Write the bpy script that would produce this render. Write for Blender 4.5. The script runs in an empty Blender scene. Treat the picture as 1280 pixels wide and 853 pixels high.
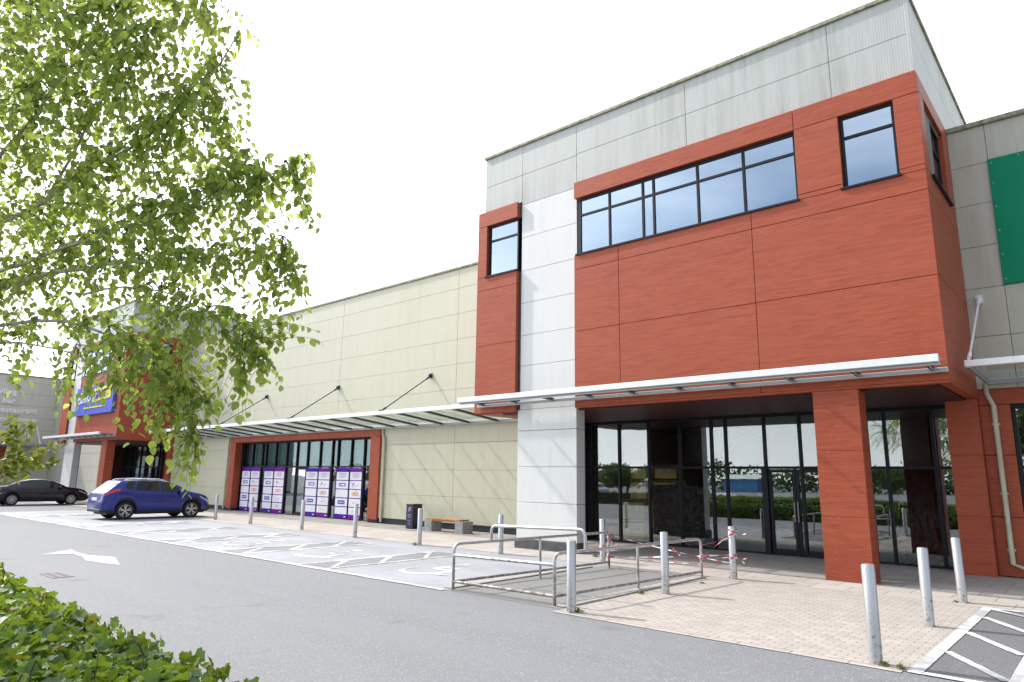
import bpy, bmesh, math, random
from mathutils import Vector, Matrix, noise
random.seed(7)
SC = bpy.context.scene
COL = SC.collection
PI = math.pi
rad = math.radians

# ------------------------------------------------------------------ camera
def make_camera():
    cd = bpy.data.cameras.new('camera'); co = bpy.data.objects.new('camera', cd); COL.objects.link(co)
    r = Vector((0.751222, 0.659902, 0.013946)); u = Vector((0.119323, -0.156555, 0.980435)); f = Vector((-0.649174, 0.73486, 0.196349))
    M = Matrix(((r.x, u.x, -f.x, 0), (r.y, u.y, -f.y, 0), (r.z, u.z, -f.z, 1.85), (0, 0, 0, 1)))
    co.matrix_world = M
    cd.sensor_width = 36; cd.lens = 24.03; cd.clip_start = 0.05; cd.clip_end = 6000
    SC.camera = co
make_camera()

# ------------------------------------------------------------------ materials
def nmat(name):
    m = bpy.data.materials.new(name); m.use_nodes = True
    nt = m.node_tree; nt.nodes.clear()
    out = nt.nodes.new('ShaderNodeOutputMaterial')
    b = nt.nodes.new('ShaderNodeBsdfPrincipled')
    nt.links.new(b.outputs[0], out.inputs[0])
    return m, nt, b, out
def node(nt, t, **kw):
    n = nt.nodes.new(t)
    for k, v in kw.items():
        if hasattr(n, k): setattr(n, k, v)
        else: n.inputs[k].default_value = v
    return n
def coords(nt, scale=(1, 1, 1), rot=(0, 0, 0), world=True):
    g = nt.nodes.new('ShaderNodeNewGeometry') if world else nt.nodes.new('ShaderNodeTexCoord')
    mp = nt.nodes.new('ShaderNodeMapping'); mp.inputs['Scale'].default_value = scale; mp.inputs['Rotation'].default_value = rot
    nt.links.new(g.outputs['Position' if world else 'Object'], mp.inputs[0])
    return mp.outputs[0]
def noise_tex(nt, vec, scale, detail=4, rough=0.55, dist=0.0):
    n = node(nt, 'ShaderNodeTexNoise'); n.inputs['Scale'].default_value = scale; n.inputs['Detail'].default_value = detail
    n.inputs['Roughness'].default_value = rough; n.inputs['Distortion'].default_value = dist
    nt.links.new(vec, n.inputs['Vector']); return n.outputs['Fac']
def ramp(nt, fac, stops):
    r = nt.nodes.new('ShaderNodeValToRGB'); e = r.color_ramp.elements
    while len(e) < len(stops): e.new(0.5)
    for i, (p, c) in enumerate(stops):
        e[i].position = p; e[i].color = (c[0], c[1], c[2], 1) if hasattr(c, '__len__') else (c, c, c, 1)
    nt.links.new(fac, r.inputs[0]); return r.outputs[0]
def mixc(nt, fac, a, b, mode='MIX'):
    m = nt.nodes.new('ShaderNodeMix'); m.data_type = 'RGBA'; m.blend_type = mode
    for sock, v in ((m.inputs[0], fac), (m.inputs[6], a), (m.inputs[7], b)):
        if hasattr(v, 'is_linked'): nt.links.new(v, sock)
        elif isinstance(v, (int, float)): sock.default_value = v
        else: sock.default_value = (v[0], v[1], v[2], 1)
    return m.outputs[2]
def bump(nt, b, h, strength=0.3, dist=0.01):
    n = nt.nodes.new('ShaderNodeBump'); n.inputs['Strength'].default_value = strength; n.inputs['Distance'].default_value = dist
    nt.links.new(h, n.inputs['Height']); nt.links.new(n.outputs[0], b.inputs['Normal'])

def plain(name, col, rough=0.6, metal=0.0, var=0.12, scale=3.0, coat=0.0, spec=None, bmp=0.0):
    m, nt, b, o = nmat(name)
    v = coords(nt)
    n = noise_tex(nt, v, scale, 5)
    lo = [max(0, c * (1 - var)) for c in col]; hi = [min(1, c * (1 + var)) for c in col]
    nt.links.new(ramp(nt, n, [(0.3, lo), (0.7, hi)]), b.inputs['Base Color'])
    b.inputs['Roughness'].default_value = rough; b.inputs['Metallic'].default_value = metal
    if coat: b.inputs['Coat Weight'].default_value = coat; b.inputs['Coat Roughness'].default_value = 0.03
    if spec is not None: b.inputs['Specular IOR Level'].default_value = spec
    if bmp: bump(nt, b, noise_tex(nt, v, scale * 8, 4), bmp, 0.01)
    return m

def clad(name, col, dirt, dirt_amt, rib=True):
    """profiled metal cladding: fine vertical micro ribs, rain streaks and soiling"""
    m, nt, b, o = nmat(name)
    v = coords(nt)
    big = noise_tex(nt, v, 0.35, 4, 0.6)
    streak = noise_tex(nt, coords(nt, (2.2, 2.2, 0.16)), 1.6, 6, 0.65)
    fine = noise_tex(nt, coords(nt, (9, 9, 0.7)), 1.5, 4, 0.6)
    sp = noise_tex(nt, v, 26, 3, 0.7)
    f = node(nt, 'ShaderNodeMath', operation='MULTIPLY'); nt.links.new(ramp(nt, streak, [(0.44, 0), (0.68, 1)]), f.inputs[0]); nt.links.new(ramp(nt, big, [(0.38, 0.15), (0.62, 1)]), f.inputs[1])
    f2 = node(nt, 'ShaderNodeMath', operation='MULTIPLY_ADD'); nt.links.new(f.outputs[0], f2.inputs[0]); f2.inputs[1].default_value = dirt_amt
    nt.links.new(ramp(nt, fine, [(0.5, 0), (0.8, dirt_amt * 0.35)]), f2.inputs[2])
    c = mixc(nt, f2.outputs[0], col, dirt)
    c = mixc(nt, ramp(nt, sp, [(0.64, 0), (0.72, 0.25)]), c, [x * 0.7 for x in dirt])
    c = mixc(nt, ramp(nt, big, [(0.3, 0.0), (0.75, 0.10)]), c, [x * 0.8 for x in col])
    nt.links.new(c, b.inputs['Base Color']); b.inputs['Roughness'].default_value = 0.42
    w = node(nt, 'ShaderNodeTexWave', wave_type='BANDS', bands_direction='X'); w.inputs['Scale'].default_value = 6.0; w.inputs['Distortion'].default_value = 0
    nt.links.new(coords(nt, (1, 1, 1)), w.inputs['Vector'])
    bump(nt, b, w.outputs['Fac'] if rib else fine, 0.22 if rib else 0.05, 0.006)
    return m

def laminate(name, col):
    """reddish wood grain laminate, grain running along the facade"""
    m, nt, b, o = nmat(name)
    g1 = noise_tex(nt, coords(nt, (0.8, 0.8, 9)), 2.2, 6, 0.65, 0.8)
    g2 = noise_tex(nt, coords(nt, (1.2, 1.2, 55)), 2.0, 4, 0.6, 0.4)
    big = noise_tex(nt, coords(nt), 0.5, 3)
    c = ramp(nt, g1, [(0.28, [col[0] * .72, col[1] * .62, col[2] * .62]), (0.5, col), (0.78, [col[0] * 1.18, col[1] * 1.3, col[2] * 1.3])])
    c = mixc(nt, ramp(nt, g2, [(0.45, 0), (0.72, 0.45)]), c, [col[0] * .6, col[1] * .45, col[2] * .42])
    c = mixc(nt, ramp(nt, big, [(0.35, 0), (0.75, 0.22)]), c, [col[0] * 1.05, col[1] * 1.5, col[2] * 1.6])
    sc = noise_tex(nt, coords(nt, (1.5, 1.5, 5)), 7, 2, 0.5)
    c = mixc(nt, ramp(nt, sc, [(0.70, 0), (0.73, 0.28)]), c, (0.55, 0.42, 0.38))
    nt.links.new(c, b.inputs['Base Color']); b.inputs['Roughness'].default_value = 0.5; b.inputs['Specular IOR Level'].default_value = 0.25
    bump(nt, b, g2, 0.05, 0.004)
    return m

def glass(name, tint, refl=0.30, rc=(0.92, 0.97, 1.0), fk=0.7):
    m = bpy.data.materials.new(name); m.use_nodes = True; nt = m.node_tree; nt.nodes.clear()
    out = nt.nodes.new('ShaderNodeOutputMaterial'); mx = nt.nodes.new('ShaderNodeMixShader')
    tr = nt.nodes.new('ShaderNodeBsdfTransparent'); tr.inputs[0].default_value = (*tint, 1)
    gl = nt.nodes.new('ShaderNodeBsdfGlossy'); gl.inputs['Color'].default_value = (*rc, 1); gl.inputs['Roughness'].default_value = 0.0
    fr = nt.nodes.new('ShaderNodeFresnel'); fr.inputs[0].default_value = 1.5
    a = node(nt, 'ShaderNodeMath', operation='MULTIPLY_ADD'); nt.links.new(fr.outputs[0], a.inputs[0]); a.inputs[1].default_value = fk; a.inputs[2].default_value = refl; a.use_clamp = True
    # slight waviness of real panes
    n = noise_tex(nt, coords(nt), 0.9, 2); bp = nt.nodes.new('ShaderNodeBump'); bp.inputs['Strength'].default_value = 0.035; bp.inputs['Distance'].default_value = 0.02
    nt.links.new(n, bp.inputs['Height']); nt.links.new(bp.outputs[0], gl.inputs['Normal'])
    nt.links.new(a.outputs[0], mx.inputs[0]); nt.links.new(tr.outputs[0], mx.inputs[1]); nt.links.new(gl.outputs[0], mx.inputs[2]); nt.links.new(mx.outputs[0], out.inputs[0])
    return m

def asphalt(name, dark, light, blotch=0.6):
    m, nt, b, o = nmat(name)
    v = coords(nt)
    fine = noise_tex(nt, v, 48, 4, 0.8)
    mid = noise_tex(nt, v, 9, 5, 0.65)
    big = noise_tex(nt, coords(nt, (0.14, 0.9, 1)), 0.8, 6, 0.62, .4)
    vo = node(nt, 'ShaderNodeTexVoronoi'); vo.inputs['Scale'].default_value = 60; nt.links.new(v, vo.inputs['Vector'])
    c = ramp(nt, fine, [(0.30, dark), (0.52, [(a + c2) / 2 for a, c2 in zip(dark, light)]), (0.72, light)])
    c = mixc(nt, ramp(nt, vo.outputs['Color'], [(0.75, 0), (0.95, 0.5)]), c, [min(1, x * 1.7) for x in light])
    c = mixc(nt, ramp(nt, big, [(0.35, 0), (0.7, blotch)]), c, [x * 0.72 for x in light])
    c = mixc(nt, ramp(nt, mid, [(0.55, 0), (0.8, 0.28)]), c, dark)
    st = noise_tex(nt, coords(nt, (0.8, 1, 1)), 1.1, 4, 0.55, 0.6)
    c = mixc(nt, ramp(nt, st, [(0.64, 0), (0.74, 0.38)]), c, [x * 1.1 for x in dark])
    tr = noise_tex(nt, coords(nt, (0.03, 1, 1)), 1.3, 3, 0.5)
    c = mixc(nt, ramp(nt, tr, [(0.42, 0), (0.68, 0.26)]), c, [x * 0.62 for x in light])
    nt.links.new(c, b.inputs['Base Color']); b.inputs['Roughness'].default_value = 0.85
    bump(nt, b, fine, 0.5, 0.006)
    return m

def paving(name, base, joint, bw=0.2, bh=0.1, rot=0.0, jw=0.006):
    m, nt, b, o = nmat(name)
    v = coords(nt, (1, 1, 1), (0, 0, rot))
    br = node(nt, 'ShaderNodeTexBrick'); br.inputs['Scale'].default_value = 1.0
    br.inputs['Brick Width'].default_value = bw; br.inputs['Row Height'].default_value = bh; br.inputs['Mortar Size'].default_value = jw; br.inputs['Mortar Smooth'].default_value = 0.3
    br.inputs['Color1'].default_value = (0.35, 0.35, 0.35, 1); br.inputs['Color2'].default_value = (0.65, 0.65, 0.65, 1); br.inputs['Mortar'].default_value = (0, 0, 0, 1)
    nt.links.new(v, br.inputs['Vector'])
    big = noise_tex(nt, coords(nt), 0.6, 5, 0.6); mid = noise_tex(nt, coords(nt), 5, 6, 0.7); fine = noise_tex(nt, coords(nt), 60, 3, 0.7)
    c = ramp(nt, br.outputs['Color'], [(0.3, [x * 0.86 for x in base]), (0.7, [min(1, x * 1.1) for x in base])])
    c = mixc(nt, ramp(nt, mid, [(0.42, 0), (0.75, 0.45)]), c, [x * 0.68 for x in base])
    c = mixc(nt, ramp(nt, big, [(0.4, 0), (0.75, 0.35)]), c, [base[0] * .82, base[1] * .8, base[2] * .8])
    c = mixc(nt, ramp(nt, fine, [(0.55, 0), (0.8, 0.3)]), c, [x * 0.6 for x in base])
    jm = node(nt, 'ShaderNodeMath', operation='MULTIPLY'); nt.links.new(br.outputs['Fac'], jm.inputs[0]); nt.links.new(ramp(nt, mid, [(0.3, 0.25), (0.62, 0.95)]), jm.inputs[1])
    c = mixc(nt, jm.outputs[0], c, joint)
    nt.links.new(c, b.inputs['Base Color']); b.inputs['Roughness'].default_value = 0.9
    iv = node(nt, 'ShaderNodeMath', operation='SUBTRACT'); iv.inputs[0].default_value = 1; nt.links.new(br.outputs['Fac'], iv.inputs[1])
    bump(nt, b, iv.outputs[0], 0.4, 0.004)
    return m

def worn_paint(name, col, under, wear=0.5):
    m, nt, b, o = nmat(name)
    v = coords(nt)
    mid = noise_tex(nt, v, 6, 7, 0.75); big = noise_tex(nt, coords(nt, (0.5, 1.2, 1)), 0.9, 5, 0.65); fine = noise_tex(nt, v, 55, 3, 0.7)
    f = node(nt, 'ShaderNodeMath', operation='MULTIPLY_ADD'); nt.links.new(mid, f.inputs[0]); f.inputs[1].default_value = 0.6; nt.links.new(big, f.inputs[2])
    g = node(nt, 'ShaderNodeMath', operation='MULTIPLY_ADD'); nt.links.new(fine, g.inputs[0]); g.inputs[1].default_value = 0.25; nt.links.new(f.outputs[0], g.inputs[2])
    t = ramp(nt, g.outputs[0], [(1.0 - wear * 0.25 - 0.08, 0), (min(1, 1.0 - wear * 0.25 + 0.12), 1)])
    c = mixc(nt, t, col, under)
    c = mixc(nt, ramp(nt, fine, [(0.6, 0), (0.85, 0.25)]), c, [x * .6 for x in col])
    nt.links.new(c, b.inputs['Base Color']); b.inputs['Roughness'].default_value = 0.75
    return m

def leafmat(name, stops, rough=0.4, trans=0.35, transcol=(0.35, 0.5, 0.05), spec=0.5):
    m, nt, b, o = nmat(name)
    g = nt.nodes.new('ShaderNodeNewGeometry')
    c = ramp(nt, g.outputs['Random Per Island'], stops)
    n = noise_tex(nt, coords(nt), 20, 2)
    c = mixc(nt, ramp(nt, n, [(0.3, 0), (0.8, 0.35)]), c, [0.02, 0.05, 0.012])
    nt.links.new(c, b.inputs['Base Color']); b.inputs['Roughness'].default_value = rough; b.inputs['Specular IOR Level'].default_value = spec
    tl = nt.nodes.new('ShaderNodeBsdfTranslucent'); tc = mixc(nt, 0.55, c, transcol); nt.links.new(tc, tl.inputs[0])
    mx = nt.nodes.new('ShaderNodeMixShader'); mx.inputs[0].default_value = trans
    nt.links.new(b.outputs[0], mx.inputs[1]); nt.links.new(tl.outputs[0], mx.inputs[2]); nt.links.new(mx.outputs[0], o.inputs[0])
    return m

M = {}
M['white_clad'] = clad('white_cladding', (0.69, 0.685, 0.66), (0.38, 0.375, 0.33), 0.22)
M['grey_clad'] = clad('soiled_white_cladding', (0.475, 0.485, 0.45), (0.24, 0.25, 0.20), 0.6)
M['beige_clad'] = clad('beige_cladding', (0.595, 0.572, 0.43), (0.35, 0.33, 0.22), 0.22)
M['olive_clad'] = clad('olive_grey_cladding', (0.53, 0.515, 0.42), (0.28, 0.27, 0.20), 0.5)
M['wing_clad'] = clad('pale_grey_wing_cladding', (0.60, 0.59, 0.51), (0.36, 0.35, 0.28), 0.35)
M['coping'] = plain('mossy_coping', (0.30, 0.30, 0.20), 0.7, 0, 0.5, 9)
M['joint'] = plain('dark_joint', (0.22, 0.215, 0.195), 0.8)
M['red'] = laminate('red_wood_laminate', (0.385, 0.083, 0.040))
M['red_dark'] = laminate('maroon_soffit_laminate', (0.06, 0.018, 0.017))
M['soffit'] = plain('black_soffit', (0.02, 0.016, 0.016), 0.25, 0, 0.25)
M['frame'] = plain('anthracite_aluminium', (0.008, 0.010, 0.016), 0.45, 0.0, 0.2, spec=0.25)
M['glass'] = glass('shop_glass', (0.95, 0.97, 0.96), 0.125)
M['upglass'] = glass('upper_window_glass', (0.30, 0.34, 0.38), 0.40, (0.76, 0.89, 1.0))
M['teal_glass'] = glass('teal_fascia_glass', (0.60, 0.70, 0.70), 0.02, fk=.25)
M['roof_glass'] = glass('canopy_glass', (0.95, 0.98, 0.96), 0.02, fk=.3)
M['white_metal'] = plain('white_painted_metal', (0.78, 0.78, 0.78), 0.4, 0, 0.06, 6)
M['grey_metal'] = plain('grey_painted_metal', (0.30, 0.31, 0.32), 0.4, 0.3, 0.1)
M['rafter'] = plain('dark_canopy_rafter', (0.06, 0.075, 0.075), 0.5)
M['cable'] = plain('dark_steel_strut', (0.07, 0.075, 0.10), 0.35, 0.5)
M['beige_pipe'] = plain('cream_downpipe', (0.52, 0.49, 0.36), 0.5)
M['plinth'] = plain('dark_grey_plinth', (0.075, 0.075, 0.082), 0.7, 0, 0.25, 6)
M['black_plinth'] = plain('black_base_strip', (0.015, 0.018, 0.022), 0.6)
M['green'] = plain('green_sign_panel', (0.003, 0.25, 0.12), 0.5, 0, 0.05, 1, spec=0.15)
M['interior'] = plain('shop_interior', (0.07, 0.07, 0.072), 0.9)
M['interior_floor'] = plain('shop_floor', (0.28, 0.27, 0.26), 0.6)
M['blind'] = plain('pale_blind', (0.30, 0.37, 0.36), 0.8)
M['carton'] = plain('cardboard', (0.70, 0.52, 0.23), 0.85, 0, 0.15, 5)
M['tapebrown'] = plain('dark_carton_band', (0.03, 0.022, 0.015), 0.7)
M['blackplastic'] = plain('black_plastic_sheet', (0.035, 0.040, 0.042), 0.25, 0, 0.2)
M['concrete'] = plain('grey_concrete', (0.30, 0.30, 0.30), 0.85, 0, 0.2, 8, bmp=0.2)
M['benchwood'] = plain('bench_timber', (0.42, 0.20, 0.07), 0.6, 0, 0.3, 8)
M['bin'] = plain('dark_purple_bin_paint', (0.018, 0.015, 0.038), 0.35)
M['binmark'] = plain('lilac_bin_symbols', (0.32, 0.30, 0.62), 0.5)
M['steel'] = None
M['asphalt'] = asphalt('road_asphalt', (0.062, 0.064, 0.069), (0.275, 0.279, 0.291))
M['asphalt_dark'] = asphalt('bay_asphalt', (0.06, 0.061, 0.063), (0.20, 0.20, 0.205), 0.2)
M['asphalt_bay'] = asphalt('trolley_bay_asphalt', (0.12, 0.12, 0.115), (0.26, 0.255, 0.245), 0.4)
M['paving'] = paving('block_paving', (0.395, 0.352, 0.315), (0.10, 0.09, 0.085))
M['slab'] = paving('slab_paving', (0.41, 0.37, 0.335), (0.14, 0.125, 0.115), 0.6, 0.6, 0, 0.010)
M['pale'] = worn_paint('pale_bay_coating', (0.305, 0.314, 0.342), (0.255, 0.26, 0.275), 0.40)
M['hatch'] = worn_paint('grey_hatched_strip', (0.20, 0.205, 0.21), (0.17, 0.17, 0.175), 0.3)
M['white_paint'] = worn_paint('white_road_paint', (0.76, 0.76, 0.74), (0.32, 0.32, 0.325), 0.42)
M['kerb'] = plain('kerb_stone', (0.33, 0.31, 0.29), 0.85, 0, 0.25, 10)
M['bark'] = plain('pale_birch_bark', (0.46, 0.40, 0.34), 0.8, 0, 0.5, 14)
M['twig'] = plain('dark_birch_twigs', (0.075, 0.045, 0.035), 0.7)
M['birch'] = leafmat('birch_leaves', [(0.0, (0.035, 0.085, 0.04)), (0.2, (0.08, 0.155, 0.05)), (0.5, (0.19, 0.285, 0.05)), (0.85, (0.28, 0.37, 0.065)), (1.0, (0.38, 0.43, 0.09))], 0.40, 0.56, (0.74, 0.90, 0.16))  # darkest bluish green paints sky light on upper leaf faces, spread at random
M['ivy'] = leafmat('ivy_leaves', [(0.0, (0.014, 0.05, 0.008)), (0.3, (0.04, 0.115, 0.014)), (0.6, (0.15, 0.26, 0.024)), (0.93, (0.25, 0.36, 0.04)), (0.975, (0.28, 0.34, 0.05)), (0.985, (0.42, 0.22, 0.02)), (1.0, (0.40, 0.20, 0.03))], 0.40, 0.27, (0.48, 0.60, 0.04))
M['saplingleaf'] = leafmat('yellow_green_leaves', [(0.0, (0.07, 0.12, 0.02)), (0.7, (0.18, 0.24, 0.02)), (0.93, (0.32, 0.28, 0.02)), (1.0, (0.45, 0.28, 0.02))], 0.5, 0.4, (0.4, 0.42, 0.03))
M['weed'] = leafmat('weed_leaves', [(0.0, (0.10, 0.15, 0.03)), (1.0, (0.26, 0.29, 0.07))], 0.6, 0.3)
M['hedgefar'] = leafmat('far_foliage', [(0.0, (0.02, 0.045, 0.012)), (0.6, (0.04, 0.08, 0.018)), (1.0, (0.08, 0.12, 0.025))], 0.6, 0.2)
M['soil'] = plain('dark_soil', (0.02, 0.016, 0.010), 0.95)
M['tape_red'] = plain('red_tape', (0.55, 0.06, 0.08), 0.5)
M['tape_white'] = plain('white_tape', (0.80, 0.78, 0.76), 0.5)
M['grate'] = plain('rusty_iron_grate', (0.17, 0.14, 0.145), 0.7)
M['signblue'] = plain('blue_sign_face', (0.075, 0.12, 0.60), 0.35, 0, 0.04)
M['signyellow'] = plain('yellow_sign_band', (0.85, 0.72, 0.05), 0.4, 0, 0.03)
M['signwhite'] = plain('white_sign_letters', (0.85, 0.85, 0.86), 0.4, 0, 0.02)
M['posterwhite'] = plain('poster_white', (0.80, 0.78, 0.83), 0.5, 0, 0.03, spec=0.08)
M['posterpurple'] = plain('poster_purple', (0.075, 0.015, 0.33), 0.4, 0, 0.08, spec=0.08)
M['postermagenta'] = plain('poster_magenta', (0.20, 0.012, 0.32), 0.4, 0, 0.08, spec=0.08)
M['posterblue'] = plain('poster_blue', (0.07, 0.10, 0.45), 0.4)
M['posterorange'] = plain('poster_orange', (0.75, 0.25, 0.05), 0.4)
M['postergrey'] = plain('poster_grey', (0.45, 0.44, 0.50), 0.5)
M['posterlime'] = plain('poster_lime', (0.66, 0.70, 0.42), 0.5)
M['tyre'] = plain('tyre_rubber', (0.014, 0.014, 0.015), 0.85)
M['rim'] = plain('alloy_rim', (0.55, 0.55, 0.57), 0.3, 0.85, 0.1)
M['rimdark'] = plain('dark_alloy_inset', (0.02, 0.02, 0.022), 0.4)
M['bluepaint'] = plain('blue_car_paint', (0.005, 0.016, 0.20), 0.28, 0.2, 0.03, 2, .5)
M['blackpaint'] = plain('black_car_paint', (0.010, 0.008, 0.015), 0.25, 0.1, 0.05, 2, .4)
M['silverpaint'] = plain('silver_car_paint', (0.5, 0.52, 0.55), 0.3, 0.5, 0.03, 2, 1.0)
M['cartrim'] = plain('black_car_plastic', (0.018, 0.018, 0.02), 0.6)
M['carglass'] = plain('dark_car_glass', (0.010, 0.014, 0.015), 0.03, 0, 0.05, 2, 0.0, 0.5)
M['taillight'] = plain('red_tail_lamp', (0.55, 0.02, 0.025), 0.15, 0, 0.1, 3, 1.0)
M['headlight'] = plain('clear_headlamp', (0.6, 0.62, 0.66), 0.1, 0.4, 0.1, 3, 1.0)
M['chrome'] = plain('chrome_trim', (0.75, 0.76, 0.78), 0.15, 1.0, 0.02)
M['plate'] = plain('number_plate', (0.72, 0.72, 0.70), 0.5)
M['warehouseblue'] = plain('blue_warehouse_sheet', (0.06, 0.20, 0.42), 0.5)
M['roofpale'] = plain('pale_roof_sheet', (0.55, 0.60, 0.60), 0.5)

def steel(name, dirty=0.5, sc=22, stain=(0.16, 0.13, 0.10)):
    m, nt, b, o = nmat(name)
    v = coords(nt)
    g = node(nt, 'ShaderNodeSeparateXYZ'); gm = nt.nodes.new('ShaderNodeNewGeometry'); nt.links.new(gm.outputs['Position'], g.inputs[0])
    n = noise_tex(nt, v, sc, 5, 0.6); n2 = noise_tex(nt, coords(nt, (3, 3, 25)), 2, 4)
    ma = node(nt, 'ShaderNodeMath', operation='MULTIPLY_ADD'); nt.links.new(g.outputs['Z'], ma.inputs[0]); ma.inputs[1].default_value = -0.28; nt.links.new(n, ma.inputs[2])
    d = ramp(nt, ma.outputs[0], [(0.50 - dirty * 0.16, 0), (0.64 - dirty * 0.05, 1)])
    c = mixc(nt, d, (0.56, 0.56, 0.57), stain)
    c = mixc(nt, ramp(nt, n2, [(0.5, 0), (0.8, 0.3)]), c, (0.40, 0.38, 0.36))
    nt.links.new(c, b.inputs['Base Color'])
    rr = ramp(nt, d, [(0, 0.38), (1, 0.85)]); nt.links.new(rr, b.inputs['Roughness'])
    mm = ramp(nt, d, [(0, 0.8), (1, 0.1)]); nt.links.new(mm, b.inputs['Metallic'])
    return m
M['steel'] = steel('brushed_steel', 0.15)
M['rail'] = steel('stained_rail_steel', 1.5, 9, (0.20, 0.165, 0.12))

# ------------------------------------------------------------------ mesh helpers
class MB:
    def __init__(s): s.v = []; s.f = []; s.m = []; s.mi = 0
    def quadf(s, pts, mi=None):
        n = len(s.v); s.v += [tuple(p) for p in pts]; s.f.append(tuple(range(n, n + len(pts)))); s.m.append(s.mi if mi is None else mi)
    def box(s, x0, x1, y0, y1, z0, z1, mi=None):
        if x0 > x1: x0, x1 = x1, x0
        if y0 > y1: y0, y1 = y1, y0
        if z0 > z1: z0, z1 = z1, z0
        n = len(s.v)
        s.v += [(x0, y0, z0), (x1, y0, z0), (x1, y1, z0), (x0, y1, z0), (x0, y0, z1), (x1, y0, z1), (x1, y1, z1), (x0, y1, z1)]
        for q in ((0, 3, 2, 1), (4, 5, 6, 7), (0, 1, 5, 4), (1, 2, 6, 5), (2, 3, 7, 6), (3, 0, 4, 7)):
            s.f.append(tuple(n + i for i in q)); s.m.append(s.mi if mi is None else mi)
        return s
    def hexa(s, p, mi=None):
        """8 corners, ordered as box()"""
        n = len(s.v); s.v += [tuple(q) for q in p]
        for q in ((0, 3, 2, 1), (4, 5, 6, 7), (0, 1, 5, 4), (1, 2, 6, 5), (2, 3, 7, 6), (3, 0, 4, 7)):
            s.f.append(tuple(n + i for i in q)); s.m.append(s.mi if mi is None else mi)
        return s
    def prism(s, poly, z0, z1, mi=None):
        n = len(s.v); k = len(poly)
        s.v += [(p[0], p[1], z0) for p in poly] + [(p[0], p[1], z1) for p in poly]
        s.f.append(tuple(n + i for i in reversed(range(k)))); s.m.append(s.mi if mi is None else mi)
        s.f.append(tuple(n + k + i for i in range(k))); s.m.append(s.mi if mi is None else mi)
        for i in range(k):
            j = (i + 1) % k; s.f.append((n + i, n + j, n + k + j, n + k + i)); s.m.append(s.mi if mi is None else mi)
        return s
    def tube(s, path, r, seg=10, cap=True, mi=None):
        path = [Vector(p) for p in path]; rs = r if hasattr(r, '__len__') else [r] * len(path)
        n0 = len(s.v); up = None
        for i, p in enumerate(path):
            d = (path[min(i + 1, len(path) - 1)] - path[max(i - 1, 0)])
            if d.length < 1e-9: d = Vector((0, 0, 1))
            d.normalize()
            if up is None: up = Vector((0, 0, 1)) if abs(d.z) < 0.9 else Vector((1, 0, 0))
            a = d.cross(up)
            if a.length < 1e-4: a = d.cross(Vector((0, 1, 0)))
            a.normalize(); b = a.cross(d); up = b
            for k in range(seg):
                t = 2 * PI * k / seg; q = p + (a * math.cos(t) + b * math.sin(t)) * rs[i]; s.v.append(tuple(q))
        for i in range(len(path) - 1):
            for k in range(seg):
                k2 = (k + 1) % seg
                s.f.append((n0 + i * seg + k, n0 + i * seg + k2, n0 + (i + 1) * seg + k2, n0 + (i + 1) * seg + k)); s.m.append(s.mi if mi is None else mi)
        if cap:
            s.f.append(tuple(n0 + k for k in reversed(range(seg)))); s.m.append(s.mi if mi is None else mi)
            e = n0 + (len(path) - 1) * seg; s.f.append(tuple(e + k for k in range(seg))); s.m.append(s.mi if mi is None else mi)
        return s
    def lathe(s, prof, origin=(0, 0, 0), axis='Z', seg=24, mi=None):
        n0 = len(s.v); o = Vector(origin)
        for (r, h) in prof:
            for k in range(seg):
                t = 2 * PI * k / seg; c, d = r * math.cos(t), r * math.sin(t)
                q = {'Z': Vector((c, d, h)), 'Y': Vector((c, h, d)), 'X': Vector((h, c, d))}[axis]; s.v.append(tuple(o + q))
        for i in range(len(prof) - 1):
            for k in range(seg):
                k2 = (k + 1) % seg; s.f.append((n0 + i * seg + k, n0 + i * seg + k2, n0 + (i + 1) * seg + k2, n0 + (i + 1) * seg + k)); s.m.append(s.mi if mi is None else mi)
        s.f.append(tuple(n0 + k for k in reversed(range(seg)))); s.m.append(s.mi if mi is None else mi)
        e = n0 + (len(prof) - 1) * seg; s.f.append(tuple(e + k for k in range(seg))); s.m.append(s.mi if mi is None else mi)
        return s
    def map(s, fn, start=0):
        s.v = s.v[:start] + [tuple(fn(Vector(p))) for p in s.v[start:]]; return s
    def build(s, name, mats, parent=None, bevel=0.0, smooth=None, origin=None, fix=True):
        me = bpy.data.meshes.new(name)
        off = Vector((0, 0, 0))
        if parent is not None:
            q = parent
            while q is not None: off += Vector(q.location); q = q.parent
        elif origin is not None: off = Vector(origin)
        me.from_pydata([tuple(Vector(p) - off) for p in s.v], [], s.f)
        if not isinstance(mats, (list, tuple)): mats = [mats]
        for m in mats: me.materials.append(m)
        if len(mats) > 1: me.polygons.foreach_set('material_index', s.m)
        if bevel or fix:
            bm = bmesh.new(); bm.from_mesh(me)
            if fix: bmesh.ops.recalc_face_normals(bm, faces=bm.faces)
            if bevel:
                ed = [e for e in bm.edges if len(e.link_faces) == 2 and e.calc_face_angle(0) > 0.9]
                bmesh.ops.bevel(bm, geom=ed, offset=bevel, segments=1, affect='EDGES', clamp_overlap=True)
            bm.to_mesh(me); bm.free()
        if smooth is not None:
            me.polygons.foreach_set('use_smooth', [True] * len(me.polygons))
            me.set_sharp_from_angle(angle=rad(smooth))
        me.update()
        o = bpy.data.objects.new(name, me); COL.objects.link(o)
        if parent is not None: o.parent = parent
        elif origin is not None: o.location = off
        return o

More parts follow.
